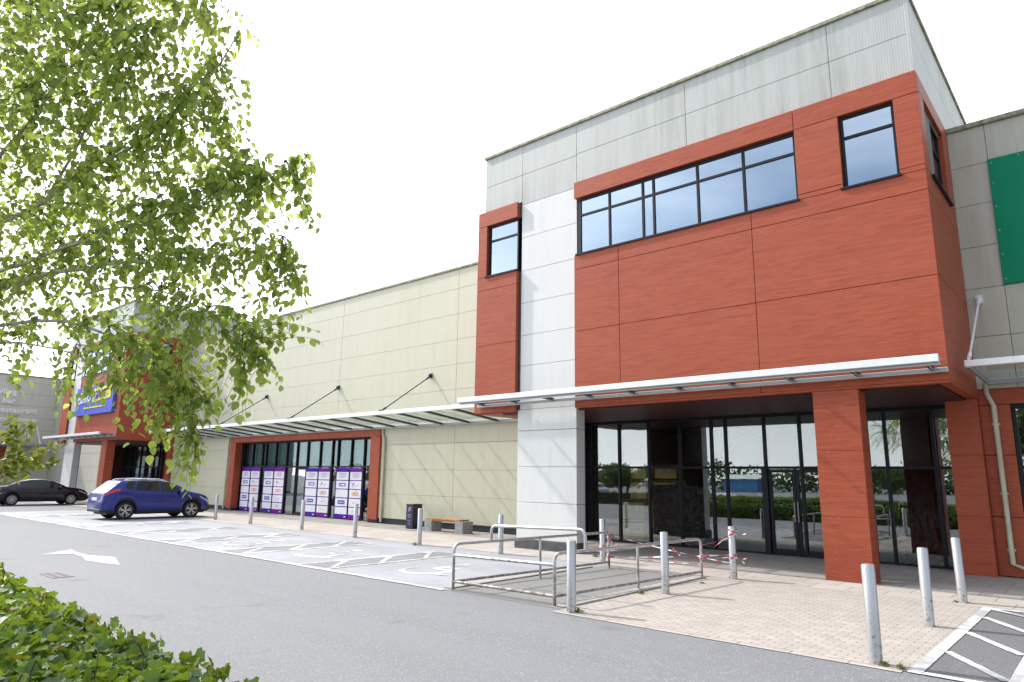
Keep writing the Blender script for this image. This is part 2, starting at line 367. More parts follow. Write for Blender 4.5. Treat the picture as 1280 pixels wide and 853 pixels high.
def tag(o, label, cat, group=None):
    o['label'] = label; o['category'] = cat
    if group: o['group'] = group
    return o
def thing(name, loc, label, cat, group=None):
    o = bpy.data.objects.new(name, None); COL.objects.link(o); o.location = loc; o.empty_display_size = 0.3
    return tag(o, label, cat, group)
def struct(o, kind='structure'): o['kind'] = kind; return o
def copy_tree(o, parent=None):
    c = o.copy(); COL.objects.link(c)
    if parent is not None: c.parent = parent
    for ch in list(o.children): copy_tree(ch, c)
    return c

def text_mesh(body, size, depth=0.02, shear=0.0, bold=0.0, spacing=1.0, xs=1.0):
    """letters as (verts, faces) lying in local XY, baseline at 0"""
    cu = bpy.data.curves.new('letters', 'FONT'); cu.body = body; cu.size = size; cu.extrude = depth; cu.shear = shear; cu.offset = bold; cu.space_character = spacing
    cu.resolution_u = 3
    ob = bpy.data.objects.new('letters', cu); COL.objects.link(ob)
    dg = bpy.context.evaluated_depsgraph_get(); me = bpy.data.meshes.new_from_object(ob.evaluated_get(dg))
    vs = [Vector((v.co.x * xs, v.co.y, v.co.z)) for v in me.vertices]; fs = [tuple(p.vertices) for p in me.polygons]
    bpy.data.objects.remove(ob); bpy.data.curves.remove(cu); bpy.data.meshes.remove(me)
    return vs, fs
def add_text(mb, body, size, place, **kw):
    mi = kw.pop('mi', 0); vs, fs = text_mesh(body, size, **kw); n = len(mb.v)
    w = max((v.x for v in vs), default=0)
    mb.v += [tuple(place(v, w)) for v in vs]
    for f in fs: mb.f.append(tuple(n + i for i in f)); mb.m.append(mi)

def panels(mb, xs, zs, y, t, gap=0.009, rev=False, skip=None):
    """grid of separate cladding panels facing -Y with open joints"""
    for i in range(len(xs) - 1):
        for k in range(len(zs) - 1):
            if skip and skip(i, k): continue
            mb.box(xs[i] + gap / 2, xs[i + 1] - gap / 2, y, y + t, zs[k] + gap / 2, zs[k + 1] - gap / 2)
def panels_x(mb, ys, zs, x, t, gap=0.009):
    for i in range(len(ys) - 1):
        for k in range(len(zs) - 1): mb.box(x - t, x, ys[i] + gap / 2, ys[i + 1] - gap / 2, zs[k] + gap / 2, zs[k + 1] - gap / 2)

# ------------------------------------------------------------------ building pieces
def window(root, x0, x1, z0, z1, y, mull, tr, matp, sill=True, back=True, fr=0.055, label=None):
    """fixed window facing -Y: frame > pane, sill; y is the outer face of the frame"""
    f = MB(); d = 0.07
    f.box(x0, x1, y, y + d, z0, z0 + fr); f.box(x0, x1, y, y + d, z1 - fr, z1)
    f.box(x0, x0 + fr, y + .002, y + d - .002, z0 + fr, z1 - fr); f.box(x1 - fr, x1, y + .002, y + d - .002, z0 + fr, z1 - fr)
    for m in mull: f.box(m - fr * .6, m + fr * .6, y + .001, y + d - .001, z0 + fr, z1 - fr)
    if tr: f.box(x0 + fr, x1 - fr, y + .004, y + d - .004, tr - fr * .6, tr + fr * .6)
    fo = f.build('window', M['frame'], root, 0.006)
    if label: fo['label'] = label
    g = MB(); g.box(x0 + fr * .5, x1 - fr * .5, y + .030, y + .042, z0 + fr * .5, z1 - fr * .5); g.build('pane', matp, fo)
    if sill:
        s = MB(); s.box(x0 - .06, x1 + .04, y - .13, y + .0, z0 - .045, z0 + .004); s.build('sill', M['frame'], fo, 0.004)
    return fo

def shopfront(root, x0, x1, y, z1, tr, mull, doors, fr=0.06, name='shopfront', top_mat=None, zb=0.06):
    """full height glazed front facing -Y: frame > panes, doors; mull = mullion centres, doors = (xa, xb, double)"""
    f = MB(); d = 0.12
    f.box(x0, x1, y, y + d, z1 - fr * 1.3, z1); f.box(x0, x1, y, y + d, 0.0, zb)
    for m in [x0 + fr / 2] + mull + [x1 - fr / 2]: f.box(m - fr / 2, m + fr / 2, y - .012, y + d - .01, zb, z1 - fr * 1.3)
    f.box(x0 + fr, x1 - fr, y + .004, y + d - .004, tr - fr / 2, tr + fr / 2)
    fo = f.build(name, M['frame'], root, 0.005)
    eds = sorted([x0 + fr / 2] + mull + [x1 - fr / 2])
    lo, hi = MB(), MB()
    for a, b in zip(eds, eds[1:]):
        hi.box(a + fr * .3, b - fr * .3, y + .05, y + .062, tr + fr * .3, z1 - fr)
        if not any(a > da - .05 and b < db + .05 for da, db, _ in doors): lo.box(a + fr * .3, b - fr * .3, y + .05, y + .062, zb - .01, tr - fr * .3)
    hi.build('upper_panes', top_mat or M['glass'], fo)
    if lo.v: lo.build('lower_panes', M['glass'], fo)
    for da, db, dbl in doors:
        mid = (da + db) / 2; leaves = [(da, mid), (mid, db)] if dbl else [(da, db)]
        for a, b in leaves:
            q = MB(); w = 0.085; h = tr - fr / 2 - .01
            q.box(a + .005, a + w, y + .02, y + .09, .02, h); q.box(b - w, b - .005, y + .02, y + .09, .02, h)
            q.box(a + w, b - w, y + .022, y + .088, .02, .17); q.box(a + w, b - w, y + .022, y + .088, h - w, h)
            do = q.build('door', M['frame'], root, 0.005)
            p = MB(); p.box(a + w * .7, b - w * .7, y + .05, y + .062, .12, h - w * .6); p.build('pane', M['glass'], do)
            hd = MB(); hx = a + w * .5 if (dbl and a == mid) else b - w * .5
            hd.tube([(hx, y - .045, .85), (hx, y - .045, 1.35)], .016); hd.tube([(hx, y - .045, .9), (hx, y + .03, .9)], .01); hd.tube([(hx, y - .045, 1.3), (hx, y + .03, 1.3)], .01)
            hd.build('handle', M['grey_metal'], do, 0, 40)
    return fo

def room(root, x0, x1, y0, y1, z1):
    r = MB(); r.box(x0, x1, y0, y1, -.08, .014, 1); r.box(x0, x1, y1, y1 + .1, .014, z1); r.box(x0 - .1, x0, y0, y1 + .1, -.08, z1); r.box(x1, x1 + .1, y0, y1 + .1, -.08, z1); r.box(x0 - .1, x1 + .1, y0, y1 + .1, z1, z1 + .1)
    return r.build('interior', [M['interior'], M['interior_floor']], root)

def strut(root, a, b, mat, r=0.022, name='strut'):
    a = Vector(a); b = Vector(b); s = MB(); d = (b - a).normalized()
    s.tube([a, b], r, 8)
    s.tube([a + d * .10, a + d * .28], r * 1.7, 8); s.tube([b - d * .28, b - d * .10], r * 1.7, 8)
    s.box(a.x - .06, a.x + .06, a.y - .03, a.y + .03, a.z - .09, a.z + .09)
    s.box(a.x - .012, a.x + .012, a.y - .13, a.y - .02, a.z - .08, a.z + .05)
    s.box(b.x - .012, b.x + .012, b.y - .08, b.y + .08, b.z - .08, b.z + .05)
    return s.build(name, mat, root, 0, 40)

def glass_canopy(root, x0, x1, yf, zf, yb, zb, step, beam=0.13, raf=None):
    """canopy of glass sheets on rafters sloping from the front beam down to the wall: frame > glass"""
    c = MB()
    c.box(x0, x1, yf - .05, yf + .05, zf - beam / 2, zf + beam / 2, 0)
    c.box(x0, x1, yb - .16, yb - .02, zb - .07, zb + .03, 1)
    n = max(1, round((x1 - x0) / step))
    for i in range(n + 1):
        x = x0 + .04 + (x1 - x0 - .08) * i / n
        c.hexa([(x - .03, yf + .05, zf - .07), (x + .03, yf + .05, zf - .07), (x + .03, yb - .16, zb - .06), (x - .03, yb - .16, zb - .06),
                (x - .03, yf + .05, zf + .02), (x + .03, yf + .05, zf + .02), (x + .03, yb - .16, zb + .03), (x - .03, yb - .16, zb + .03)], 2)
    co = c.build('canopy', [M['white_metal'], M['grey_metal'], raf or M['rafter']], root, 0.006)
    g = MB(); g.hexa([(x0, yf + .052, zf + .025), (x1, yf + .052, zf + .025), (x1, yb - .03, zb + .035), (x0, yb - .03, zb + .035),
                      (x0, yf + .052, zf + .037), (x1, yf + .052, zf + .037), (x1, yb - .03, zb + .047), (x0, yb - .03, zb + .047)])
    g.build('glass_sheets', M['roof_glass'], co)
    return co

def downpipe(root, x, y, ztop, zbot=0.12, shoe=(0, 0), r=0.05, off=(0.0, 0.0)):
    p = MB(); ox, oy = off
    p.tube([(x - ox, y - oy, ztop), (x - ox, y - oy, ztop - .22), (x, y, ztop - .50), (x, y, zbot + .12), (x + shoe[0], y + shoe[1], zbot - .02)], r, 8)
    for z in (ztop * .78, ztop * .42, .55): p.box(x - r - .02, x + r + .02, y, y + r + .03, z - .02, z + .02)
    return p.build('downpipe', M['beige_pipe'], root, 0, 50)

def retail_block(ox, s, label, special):
    """the tower unit: white cladding, red laminate boxes, open corner porch. ox = right edge, s = width scale"""
    X = lambda x: ox + (x + 2.15) * s
    root = thing('retail_unit', (X(-8.2), 14.5, 0), label, 'shop building', 'red and white retail units')
    W0, W1, WY = X(-14.0), X(-2.18), 14.5
    # ---- core volume (open behind the windows)
    c = MB()
    c.box(W0 + .04, W1 - .05, 14.57, 30, 3.72, 7.80); c.box(W0 + .04, W1 - .05, 14.57, 30, 9.46, 11.66); c.box(W0 + .04, W1 - .35, 15.9, 30, 7.80, 9.46)
    for a, b in ((-13.96, -13.78), (-12.46, -10.40), (-4.52, -3.66), (-2.56, -2.23)): c.box(X(a), X(b), 14.571, 15.9, 7.80, 9.46)
    c.box(W0 + .05, X(-13.2), 18.4, 30, 0, 3.72); c.box(X(-13.2), W1 - .05, 26.3, 30, 0, 3.72)
    c.build('core_wall', M['joint'], root)
    # ---- cladding
    w = MB(); colz = [3.72, 4.05, 4.95, 5.83, 6.78, 7.75, 8.77, 9.80]
    panels(w, [X(-12.48), X(-10.49)], colz, WY, .05)
    w.build('white_cladding', M['white_clad'], root, 0.004)
    g = MB()
    panels(g, [X(-12.48), X(-10.49)], [9.80, 10.76, 11.70], WY, .05)
    panels(g, [W0, X(-12.48)], [9.90, 10.76, 11.70], WY, .05)
    panels(g, [X(-10.49), X(-7.15), X(-3.75), W1 - .06], [9.90, 10.80, 11.70], WY, .05)
    g.build('upper_cladding', M['grey_clad'], root, 0.004)
    g = MB(); panels_x(g, [14.5, 15.9, 18.3, 20.7, 23.1, 25.5, 28, 30], [9.90, 10.80, 11.70], W1, .05)
    panels_x(g, [17.7, 24, 30], [3.7, 5, 6.3, 7.6, 8.9, 9.9], W1, .05)
    g.build('side_cladding', M['grey_clad'], root, 0.004)
    g = MB(); g.box(W0, W0 + .04, 14.56, 30, 3.72, 11.70); g.build('side_cladding', M['grey_clad'], root, 0.004)
    g = MB(); g.box(W1 - .066, W1 + .004, 14.494, 14.53, 9.90, 11.70); g.build('corner_trim', M['grey_clad'], root, 0.004)
    k = MB(); k.box(W0 - .04, W1 + .04, 14.44, 14.74, 11.70, 11.79); k.box(W1 - .26, W1 + .04, 14.74, 30, 11.70, 11.788); k.box(W0 - .04, W0 + .26, 14.74, 30, 11.70, 11.788); k.box(W0 + .26, W1 - .26, 14.74, 30, 11.62, 11.70)
    k.build('roof_coping', M['coping'], root, 0.008)
    # ---- red laminate boxes
    r = MB(); y, t, gp = 14.38, .12, .011
    xr = X(-2.15)
    zb = [3.68, 4.02, 5.68, 7.38, 7.79]
    r_x = [X(-10.50), X(-9.10), X(-5.60), xr]
    for i in range(3):
        panels(r, [r_x[i], r_x[i + 1]], [3.70, 5.68, 7.38] if i < 1 else [3.70, 5.68, 7.38], y, t, gp)
        panels(r, [r_x[i], r_x[i + 1]], [7.38, 7.79], y, t, gp)
    panels(r, [X(-10.50), X(-4.55), xr], [9.42, 9.90], y, t, gp)
    panels(r, [X(-4.55), X(-3.64)], [7.79, 7.90, 9.42], y, t, gp); panels(r, [X(-2.60), xr], [7.79, 7.90, 9.42], y, t, gp)
    # right hand return with its own window opening
    panels_x(r, [14.50, 17.60], [3.70, 5.68, 7.38, 7.84], xr - .003, .10, gp)
    panels_x(r, [14.50, 17.60], [9.52, 9.90], xr - .003, .10, gp)
    panels_x(r, [14.50, 14.93], [7.84, 9.52], xr - .003, .10, gp); panels_x(r, [16.88, 17.60], [7.84, 9.52], xr - .003, .10, gp)
    r.build('red_panels', M['red'], root, 0.005)
    b = MB(); b.box(X(-10.50), xr, y + .01, y + .20, 3.655, 3.70); b.box(xr - .2, xr - .002, y + .20, 17.58, 3.655, 3.699)
    b.build('red_edge_trim', M['red'], root, 0.004)
    l = MB(); lx0, lx1 = X(-14.16), X(-12.56)
    panels(l, [lx0, lx1], [3.68, 4.02, 5.68, 7.38, 7.79], y, t, gp); panels(l, [lx0, lx1], [9.42, 9.90], y, t, gp); panels(l, [lx0, X(-13.78)], [7.79, 9.42], y, t, gp)
    l.box(lx0, lx0 + .10, y + .12, 17.58, 3.68, 9.90); l.box(lx0 + .1, lx1, y + .122, 17.58, 3.66, 3.716)
    l.build('red_side_panel', M['red'], root, 0.005)
    # ---- windows
    window(root, X(-10.38), X(-4.56), 7.81, 9.40, 14.47, [X(v) for v in (-9.41, -8.40, -8.09, -6.89, -5.75)], 8.93, M['upglass'])
    window(root, X(-3.63), X(-2.61), 7.81, 9.41, 14.47, [], 8.93, M['upglass'])
    window(root, X(-13.77), X(-12.58), 7.81, 9.41, 14.47, [], 8.93, M['upglass'])
    # side window on the return
    f = MB(); wx = xr - .10
    for (a0, a1, c0, c1) in ((14.94, 16.87, 7.86, 7.92), (14.94, 16.87, 9.45, 9.51), (14.94, 15.0, 7.92, 9.45), (16.81, 16.87, 7.92, 9.45), (15.0, 16.81, 8.90, 8.96), (15.88, 15.94, 7.92, 8.9)): f.box(wx - .06, wx, a0, a1, c0, c1)
    fo = f.build('window', M['frame'], root, 0.004)
    g = MB(); g.box(wx - .04, wx - .028, 14.97, 16.84, 7.89, 9.48); g.build('pane', M['upglass'], fo)
    g = MB(); g.box(wx, xr + .06, 14.90, 16.90, 7.81, 7.855); g.build('sill', M['frame'], fo, 0.004)
    # ---- porch
    q = MB(); panels(q, [X(-12.56), X(-10.53)], [.25, 1.21, 2.15, 3.13, 3.72], 14.5, .37, 0.010)
    q.build('column', M['white_clad'], root, 0.006)
    q = MB(); q.box(X(-12.55), X(-10.54), 14.872, 14.90, .255, 3.60); q.build('column_back_shade', M['red_dark'], root, 0.004)  # dark sheet added to paint porch shade, keeps its mirror image dark
    q = MB(); q.box(X(-12.60), X(-10.50), 14.47, 14.91, 0, .25); q.build('column_plinth', M['plinth'], root, 0.008)
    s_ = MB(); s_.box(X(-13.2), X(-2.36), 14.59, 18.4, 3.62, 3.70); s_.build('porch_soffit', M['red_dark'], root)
    for (a, b2, y0, y1) in ((-4.56, -3.70, 14.40, 14.86), (-2.76, -2.17, 17.44, 18.30)):
        p = MB()
        for z0, z1 in ((0.0, 1.20), (1.20, 2.46), (2.46, 3.655)): p.box(X(a), X(b2), y0, y1, z0 + .006, z1 - .006)
        p.box(X(a) + .01, X(b2) - .01, y0 + .01, y1 - .01, 0, 3.64)
        p.build('pillar', M['red'], root, 0.006)
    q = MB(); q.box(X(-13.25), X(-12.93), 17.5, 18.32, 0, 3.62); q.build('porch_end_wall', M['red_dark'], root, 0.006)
    mull = [-12.65, -11.62, -10.59, -9.57, -8.59, -8.17, -7.09, -6.17, -5.62, -4.58, -4.18, -3.19]
    shopfront(root, X(-12.93), X(-2.76), 18.2, 3.62, 2.21, [X(v) for v in mull], [(X(-7.09) + .06, X(-5.62) - .03, True)], 0.065 * max(s, .9))
    dj = MB(); dj.box(X(-7.09) - .10, X(-7.09) + .05, 18.15, 18.4, 0.002, 2.19); dj.build('door_jamb', M['frame'], root, 0.004)
    room(root, X(-13.15), X(-2.5), 18.33, 26.2, 3.63)
    # ---- canopy along the front
    cx0, cx1, cz = X(-13.95), X(-2.15), 3.98
    c = MB(); c.box(cx0, cx1, 13.47, 13.55, cz - .065, cz + .065, 0); c.box(cx0, cx1, 13.56, 13.64, cz - .11, cz - .05, 1)
    c.box(cx0, cx1, 14.28, 14.36, cz - .14, cz - .06, 1)
    nb = 9
    for i in range(nb + 1):
        x = cx0 + .25 + (cx1 - cx0 - .5) * i / nb
        c.hexa([(x - .03, 13.56, cz - .05), (x + .03, 13.56, cz - .05), (x + .03, 14.375, cz - .11), (x - .03, 14.375, cz - .11), (x - .03, 13.56, cz + .0), (x + .03, 13.56, cz + .0), (x + .03, 14.375, cz - .02), (x - .03, 14.375, cz - .02)], 2)
    co = c.build('canopy', [M['white_metal'], M['grey_metal'], M['rafter']], root, 0.006)
    g = MB(); g.box(cx0, cx1, 13.56, 14.37, cz + .005, cz + .017); g.build('glass_sheets', M['roof_glass'], co)
    special(root, X)
    return root

def nothing(root, X): pass
main = retail_block(-2.15, 1.0, 'tall red and white retail unit with a long upper window and open porch', nothing)

def sign_part(root, X):
    # blue sign board on the red front, mostly behind the birch leaves
    a, b = -49.3, -43.0; z0, z1 = 5.25, 7.0
    q = MB(); q.box(a, b, 14.20, 14.37, z0, z1); so = q.build('shop_sign', M['signblue'], root, 0.01)
    y = 14.195
    t = MB(); add_text(t, 'EURO', 0.95, lambda v, w: (a + .35 + v.x, y - v.z - .012, z0 + .72 + v.y + v.x * .04), depth=.012, shear=.2, bold=.02, xs=.95)
    t.build('letters', M['signwhite'], so)
    yb = MB(); yb.hexa([(a + 2.95, y - .02, z0 + .72), (b - .35, y - .02, z0 + .86), (b - .35, y, z0 + .86), (a + 2.95, y, z0 + .72), (a + 3.15, y - .02, z0 + 1.52), (b - .25, y - .02, z0 + 1.62), (b - .25, y, z0 + 1.62), (a + 3.15, y, z0 + 1.52)])
    yo = yb.build('yellow_band', M['signyellow'], so)
    t = MB(); add_text(t, 'GIANT', 0.72, lambda v, w: (a + 3.2 + v.x, y - v.z - .032, z0 + .88 + v.y + v.x * .03), depth=.01, shear=.2, bold=.015, xs=.92)
    t.build('letters', M['signblue'], so)
    u = MB(); u.box(a + 1.6, b - 1.1, y - .02, y - .001, z0 + .38, z0 + .46); u.build('yellow_underline', M['signyellow'], so)
far = retail_block(-42.3, 0.86, 'distant red and white retail unit with a blue sign, behind the birch leaves', sign_part)

# ------------------------------------------------------------------ long beige link building with the poster front
def link_building():
    x0, x1, y = -42.3, -12.95, 17.6
    root = thing('retail_hall', (-28, y, 0), 'long low beige clad hall with purple posters in its red framed shopfront', 'shop building')
    oa, ob_, oz = -35.1, -22.55, 3.80
    c = MB(); c.box(x0, x1, y + .06, 32, 3.82, 9.70); c.box(x0, oa, y + .06, 32, 0, 3.82); c.box(ob_, x1, y + .06, 32, 0, 3.82); c.box(oa, ob_, 26, 32, 0, 3.82)
    c.build('core_wall', M['joint'], root)
    p = MB(); zs = [.22, 1.15, 2.1, 3.08, 3.95, 5.05, 6.0, 6.95, 7.95, 8.95, 9.72]
    xs = [-42.28, -40.1, -33.0, -25.75, -18.3, x1]
    sk = lambda i, k: False
    for i in range(len(xs) - 1):
        for k in range(4, len(zs) - 1): panels(p, [xs[i], xs[i + 1]], [zs[k], zs[k + 1]], y, .05, .009)
    for a, b in ((-42.28, -40.1), (-40.1, oa), (ob_, -18.3), (-18.3, x1)):
        for k in range(4): panels(p, [a, b], [zs[k], min(zs[k + 1], 9)], y, .05, .009)
    panels(p, [oa, ob_], [3.81, 3.95], y, .05, .004)
    p.build('beige_cladding', M['beige_clad'], root, 0.004)
    k = MB(); k.box(x0, x1, y - .06, y + .3, 9.72, 9.81); k.box(x0, x1, y + .3, 32, 9.68, 9.73); k.build('roof_coping', M['coping'], root, 0.008)
    for a, b in ((-42.28, oa), (ob_, x1)):
        k = MB(); k.box(a, b, y + .02, y + .06, 0, .215); k.build('base_strip', M['black_plinth'], root)
    # red portal frame
    r = MB(); ry = y - .09
    r.box(oa, oa + .55, ry, 17.95, .14, 3.44); r.box(ob_ - .62, ob_, ry, 17.95, .14, 3.44); panels(r, [oa, -31, -27, ob_], [3.44, 3.80], ry, .35, .012)
    r.build('red_portal', M['red'], root, 0.008)
    for a, b in ((oa, oa + .55), (ob_ - .62, ob_)):
        k = MB(); k.box(a, b, ry + .05, 17.9, 0, .14); k.build('portal_plinth', M['black_plinth'], root)
    mull = [-34.36, -33.45, -32.50, -32.14, -31.2, -30.2, -29.3, -28.4, -27.38, -26.42, -25.99, -25.0, -24.08]
    yg = 17.9
    sf = shopfront(root, oa + .5, ob_ - .6, yg, 3.46, 2.22, mull, [(-29.3 + .03, -28.4 - .03, False)], 0.07, top_mat=M['teal_glass'], zb=.05)
    room(root, oa + .4, ob_ - .5, 18.02, 25.8, 3.5)
    for a, b in zip([-34.5] + mull, mull + [-23.2]):
        if random.random() < .8:
            bl = MB(); bl.box(a + .08, b - .08, 18.12, 18.14, 2.32 + random.random() * .2, 3.4); bl.build('blind', M['blind'], root)
    # printed window posters, one per pane
    cols = [(-34.32, -33.49), (-33.41, -32.54), (-32.10, -31.24), (-31.16, -30.24), (-28.36, -27.42), (-27.34, -26.46), (-25.95, -25.04), (-24.96, -24.12)]
    for ci, (a, b) in enumerate(cols):
        odd = ci % 2
        q = MB(); yy = yg - .02
        q.box(a, b, yy, yy + .008, .05, 2.17, 1 if not odd else 2)
        wgt = b - a
        rows = [(2.00, 1.665), (1.625, 1.295), (1.255, .925), (.885, .555), (.515, .225)]
        for i, (zt, zb2) in enumerate(rows):
            q.box(a + .018, b - .018, yy - .004, yy + .002, zb2, zt, 0)
            cx, cz = (a + b) / 2, (zt + zb2) / 2; hw = wgt * .28
            fy = yy - .007
            def blk(u0, u1, v0, v1, mi, fy=fy, cx=cx, cz=cz, hw=hw): q.box(cx + u0 * hw, cx + u1 * hw, fy, yy - .002, cz + v0 * .16, cz + v1 * .16, mi)
            if i == 0:
                for row in range(4): blk(-1, 1 - .25 * (row == 3), .5 - row * .33, .68 - row * .33, 6)
            elif i == 1 and not odd: blk(-1.0, 1, -.45, .5, 3); blk(-.95, -.45, -.38, .42, 6, fy - .002); blk(-.2, .75, -.2, .25, 0, fy - .002)
            elif i == 1: blk(-.9, -.6, -.55, .5, 6); blk(-.6, -.35, .1, .5, 3); blk(-.2, .2, -.2, .0, 6); blk(.3, .9, -.25, -.05, 6)
            elif i == 2 and odd: blk(-.95, .95, -.42, .42, 4); blk(-.8, -.55, -.2, .25, 0, fy - .002); blk(.3, .7, -.22, .2, 0, fy - .002); blk(-.2, .1, -.1, .12, 5, fy - .002)
            elif i == 3 and not odd: blk(-1, 1, -.5, .5, 3); blk(-.8, .8, -.08, .08, 0, fy - .002)
            elif i == 3: blk(-.55, -.4, -.2, .2, 6); blk(-.2, -.1, -.2, .1, 6); blk(.0, .2, -.2, .0, 6); blk(.35, .55, -.05, .25, 6)
            elif i == 4 and odd: blk(-.7, -.2, -.3, .45, 5); blk(-.1, .7, -.25, .1, 5)
        q.box(b - .22, b - .08, yy - .005, yy + .002, .10, .14, 0)
        q.build('window_poster', [M['posterwhite'], M['posterpurple'], M['postermagenta'], M['posterblue'], M['posterorange'], M['posterlime'], M['postergrey']], root)
    downpipe(root, -22.28, y - .07, 3.78, .1, (0, 0), .05, (.16, -.02)); downpipe(root, -35.35, y - .07, 3.75, .1, (0, 0), .05, (.0, 0))
    glass_canopy(root, -39.8, -14.6, 15.2, 4.05, y, 3.80, 1.42)
    for x in (-19.68, -25.77, -31.9, -38.0): strut(root, (x, y - .02, 5.68), (x, 15.25, 4.12), M['cable'])
    return root
link = link_building()

# ------------------------------------------------------------------ unit on the right
def right_unit():
    x0, x1, y = -2.172, 9.0, 17.66
    root = thing('retail_unit', (3, y, 0), 'olive grey clad shop building with a large green panel on its upper wall', 'shop building')
    c = MB(); c.box(x0, x1, y + .06, 32, 3.86, 9.84); c.box(x0, x1, 25, 32, 0, 3.86); c.build('core_wall', M['joint'], root)
    p = MB(); zs = [3.86, 5.0, 6.08, 7.03, 8.01, 8.95, 9.84]; xs = [x0, -1.45, 1.6, 4.6, x1]
    panels(p, xs, zs, y, .05, .009); p.build('olive_cladding', M['olive_clad'], root, 0.004)
    k = MB(); k.box(x0, x1, y - .07, y + .3, 9.84, 9.95); k.box(x0, x1, y + .3, 32, 9.8, 9.86); k.build('roof_coping', M['coping'], root, 0.008)
    g = MB(); g.box(-1.46, 5.5, y - .05, y - .004, 6.09, 8.98)
    go = g.build('green_panel', M['green'], root, 0.006)
    for bx, bz in [(-1.40, z) for z in (6.2, 6.75, 7.3, 7.85, 8.4, 8.88)] + [(x, z) for x in (-.9, -.3, .3) for z in (6.15, 8.92)]:
        b = MB(); b.tube([(bx, y - .062, bz), (bx, y - .045, bz)], .018, 8); b.build('fixing_bolt', M['grey_metal'], go)
    r = MB(); panels(r, [x0, -1.62], [.02, 1.2, 2.46, 3.52], y, .3, .012); panels(r, [x0, 1.0, 4.6, x1], [3.52, 3.86], y, .3, .012); panels(r, [6.2, x1], [.02, 1.2, 2.46, 3.52], y, .3, .012)
    r.build('red_panels', M['red'], root, 0.006)
    shopfront(root, -1.62, 6.2, y + .05, 3.52, 2.21, [-.6, .5, 1.6, 2.7, 3.8, 4.9], [], 0.075)
    room(root, x0 + .1, x1 - .1, 18.0, 24.8, 3.7)
    downpipe(root, -1.90, y - .07, 3.98, .16, (.35, -.05), .05, (.10, -.02))
    glass_canopy(root, -1.99, 8.5, 15.05, 4.06, y, 4.02, 2.6, .12, M['grey_metal'])
    for x in (-1.93, 3.0, 8.0): strut(root, (x, y - .02, 5.83), (x, 15.15, 4.14), M['white_metal'])
    return root
right = right_unit()

# ------------------------------------------------------------------ wing at the far left, facing the car park
def wing():
    x = -66.0
    root = thing('leisure_wing', (x, 10, 0), 'grey beige wing at far left with white lettering, behind the black saloon', 'shop building')
    c = MB(); c.box(-80, x - .06, -4, 32, 0, 9.35); c.box(x - .06, -53.5, 17.72, 32, 0, 9.35); c.build('core_wall', M['joint'], root)
    p = MB(); ys = [-4, 0, 4, 8.0, 11, 14.2, 17.66]; zs = [.2, 1.2, 2.2, 3.2, 4.1, 5.05, 6.05, 7.0, 7.95, 8.9, 9.38]
    panels_x(p, ys, zs, x, .05, .014); panels(p, [x, -60, -53.5], zs, 17.66, .05, .014); p.build('wing_cladding', M['wing_clad'], root)
    k = MB(); k.box(x - .3, x + .07, -4, 17.6, 9.38, 9.48); k.box(x + .07, -53.5, 17.58, 17.9, 9.38, 9.478); k.build('roof_coping', M['coping'], root)
    for body, z, yend in (('bowling', 7.85, 14.75), ('bar', 7.15, 14.75), ('restaurant', 6.42, 16.35), ('game', 5.72, 14.55), ('zone', 5.72, 16.35)):
        t = MB(); add_text(t, body, .56, lambda v, w: (x + .02 + v.z, yend - w + v.x, z + v.y), depth=.05, bold=.022, xs=1.12, spacing=1.05)
        t.build('wall_lettering', M['signwhite'], root)
    r = MB(); r.box(x - .02, x + .05, 9.5, 14.6, .02, 3.7); r.build('red_panels', M['red'], root)
    g = MB(); g.box(x + .05, x + .06, 10.2, 14.0, .1, 3.3); g.build('shop_window', M['upglass'], root)
    k = MB(); k.box(x, x + 1.9, 4, 17.0, 3.78, 3.98, 0); k.build('canopy', M['grey_metal'], root, 0.01)
    k = MB(); k.box(x + .02, x + .14, 14.9, 15.3, 3.2, 3.5); k.build('alarm_box', M['white_metal'], root, 0.01)
    strut(root, (x + .02, 16.4, 5.6), (x + 1.75, 16.4, 4.0), M['white_metal'], .03)
    downpipe(root, -54.2, 17.58, 3.8)
    return root
wing()

# ------------------------------------------------------------------ ground
def sheet(name, polys, z, mat):
    b = MB()
    for p in polys: b.quadf([(q[0], q[1], z) for q in p])
    o = b.build(name, mat); return struct(o)
def rect(x0, x1, y0, y1): return [(x0, y0), (x1, y0), (x1, y1), (x0, y1)]
sheet('road', [rect(-1500, 1500, -1500, 1500)], 0.0, M['asphalt'])
sheet('pavement', [rect(-66, 60, 13.15, 18.4), rect(-1.86, -1.74, 8.15, 13.15)], 0.008, M['slab'])
sheet('paved_forecourt', [rect(-6.30, -1.861, 8.15, 13.149)], 0.008, M['paving'])
sheet('forecourt_edging', [rect(-6.30, -1.9, 8.06, 8.149)], 0.007, M['slab'])
sheet('parking_bays', [rect(-38.5, -8.72, 8.32, 13.149)], 0.004, M['pale'])
sheet('hatched_bay', [rect(-1.739, 9, 8.15, 13.149)], 0.004, M['asphalt_dark'])
sheet('trolley_bay_floor', [rect(-8.719, -6.301, 8.32, 13.149)], 0.004, M['asphalt_bay'])
# low kerb stones round the trolley bay
kb = MB(); kb.box(-6.50, -6.305, 8.42, 12.9, 0, .035); kb.box(-8.92, -8.73, 8.42, 12.6, 0, .03); struct(kb.build('kerb', M['kerb'], None, 0.012))
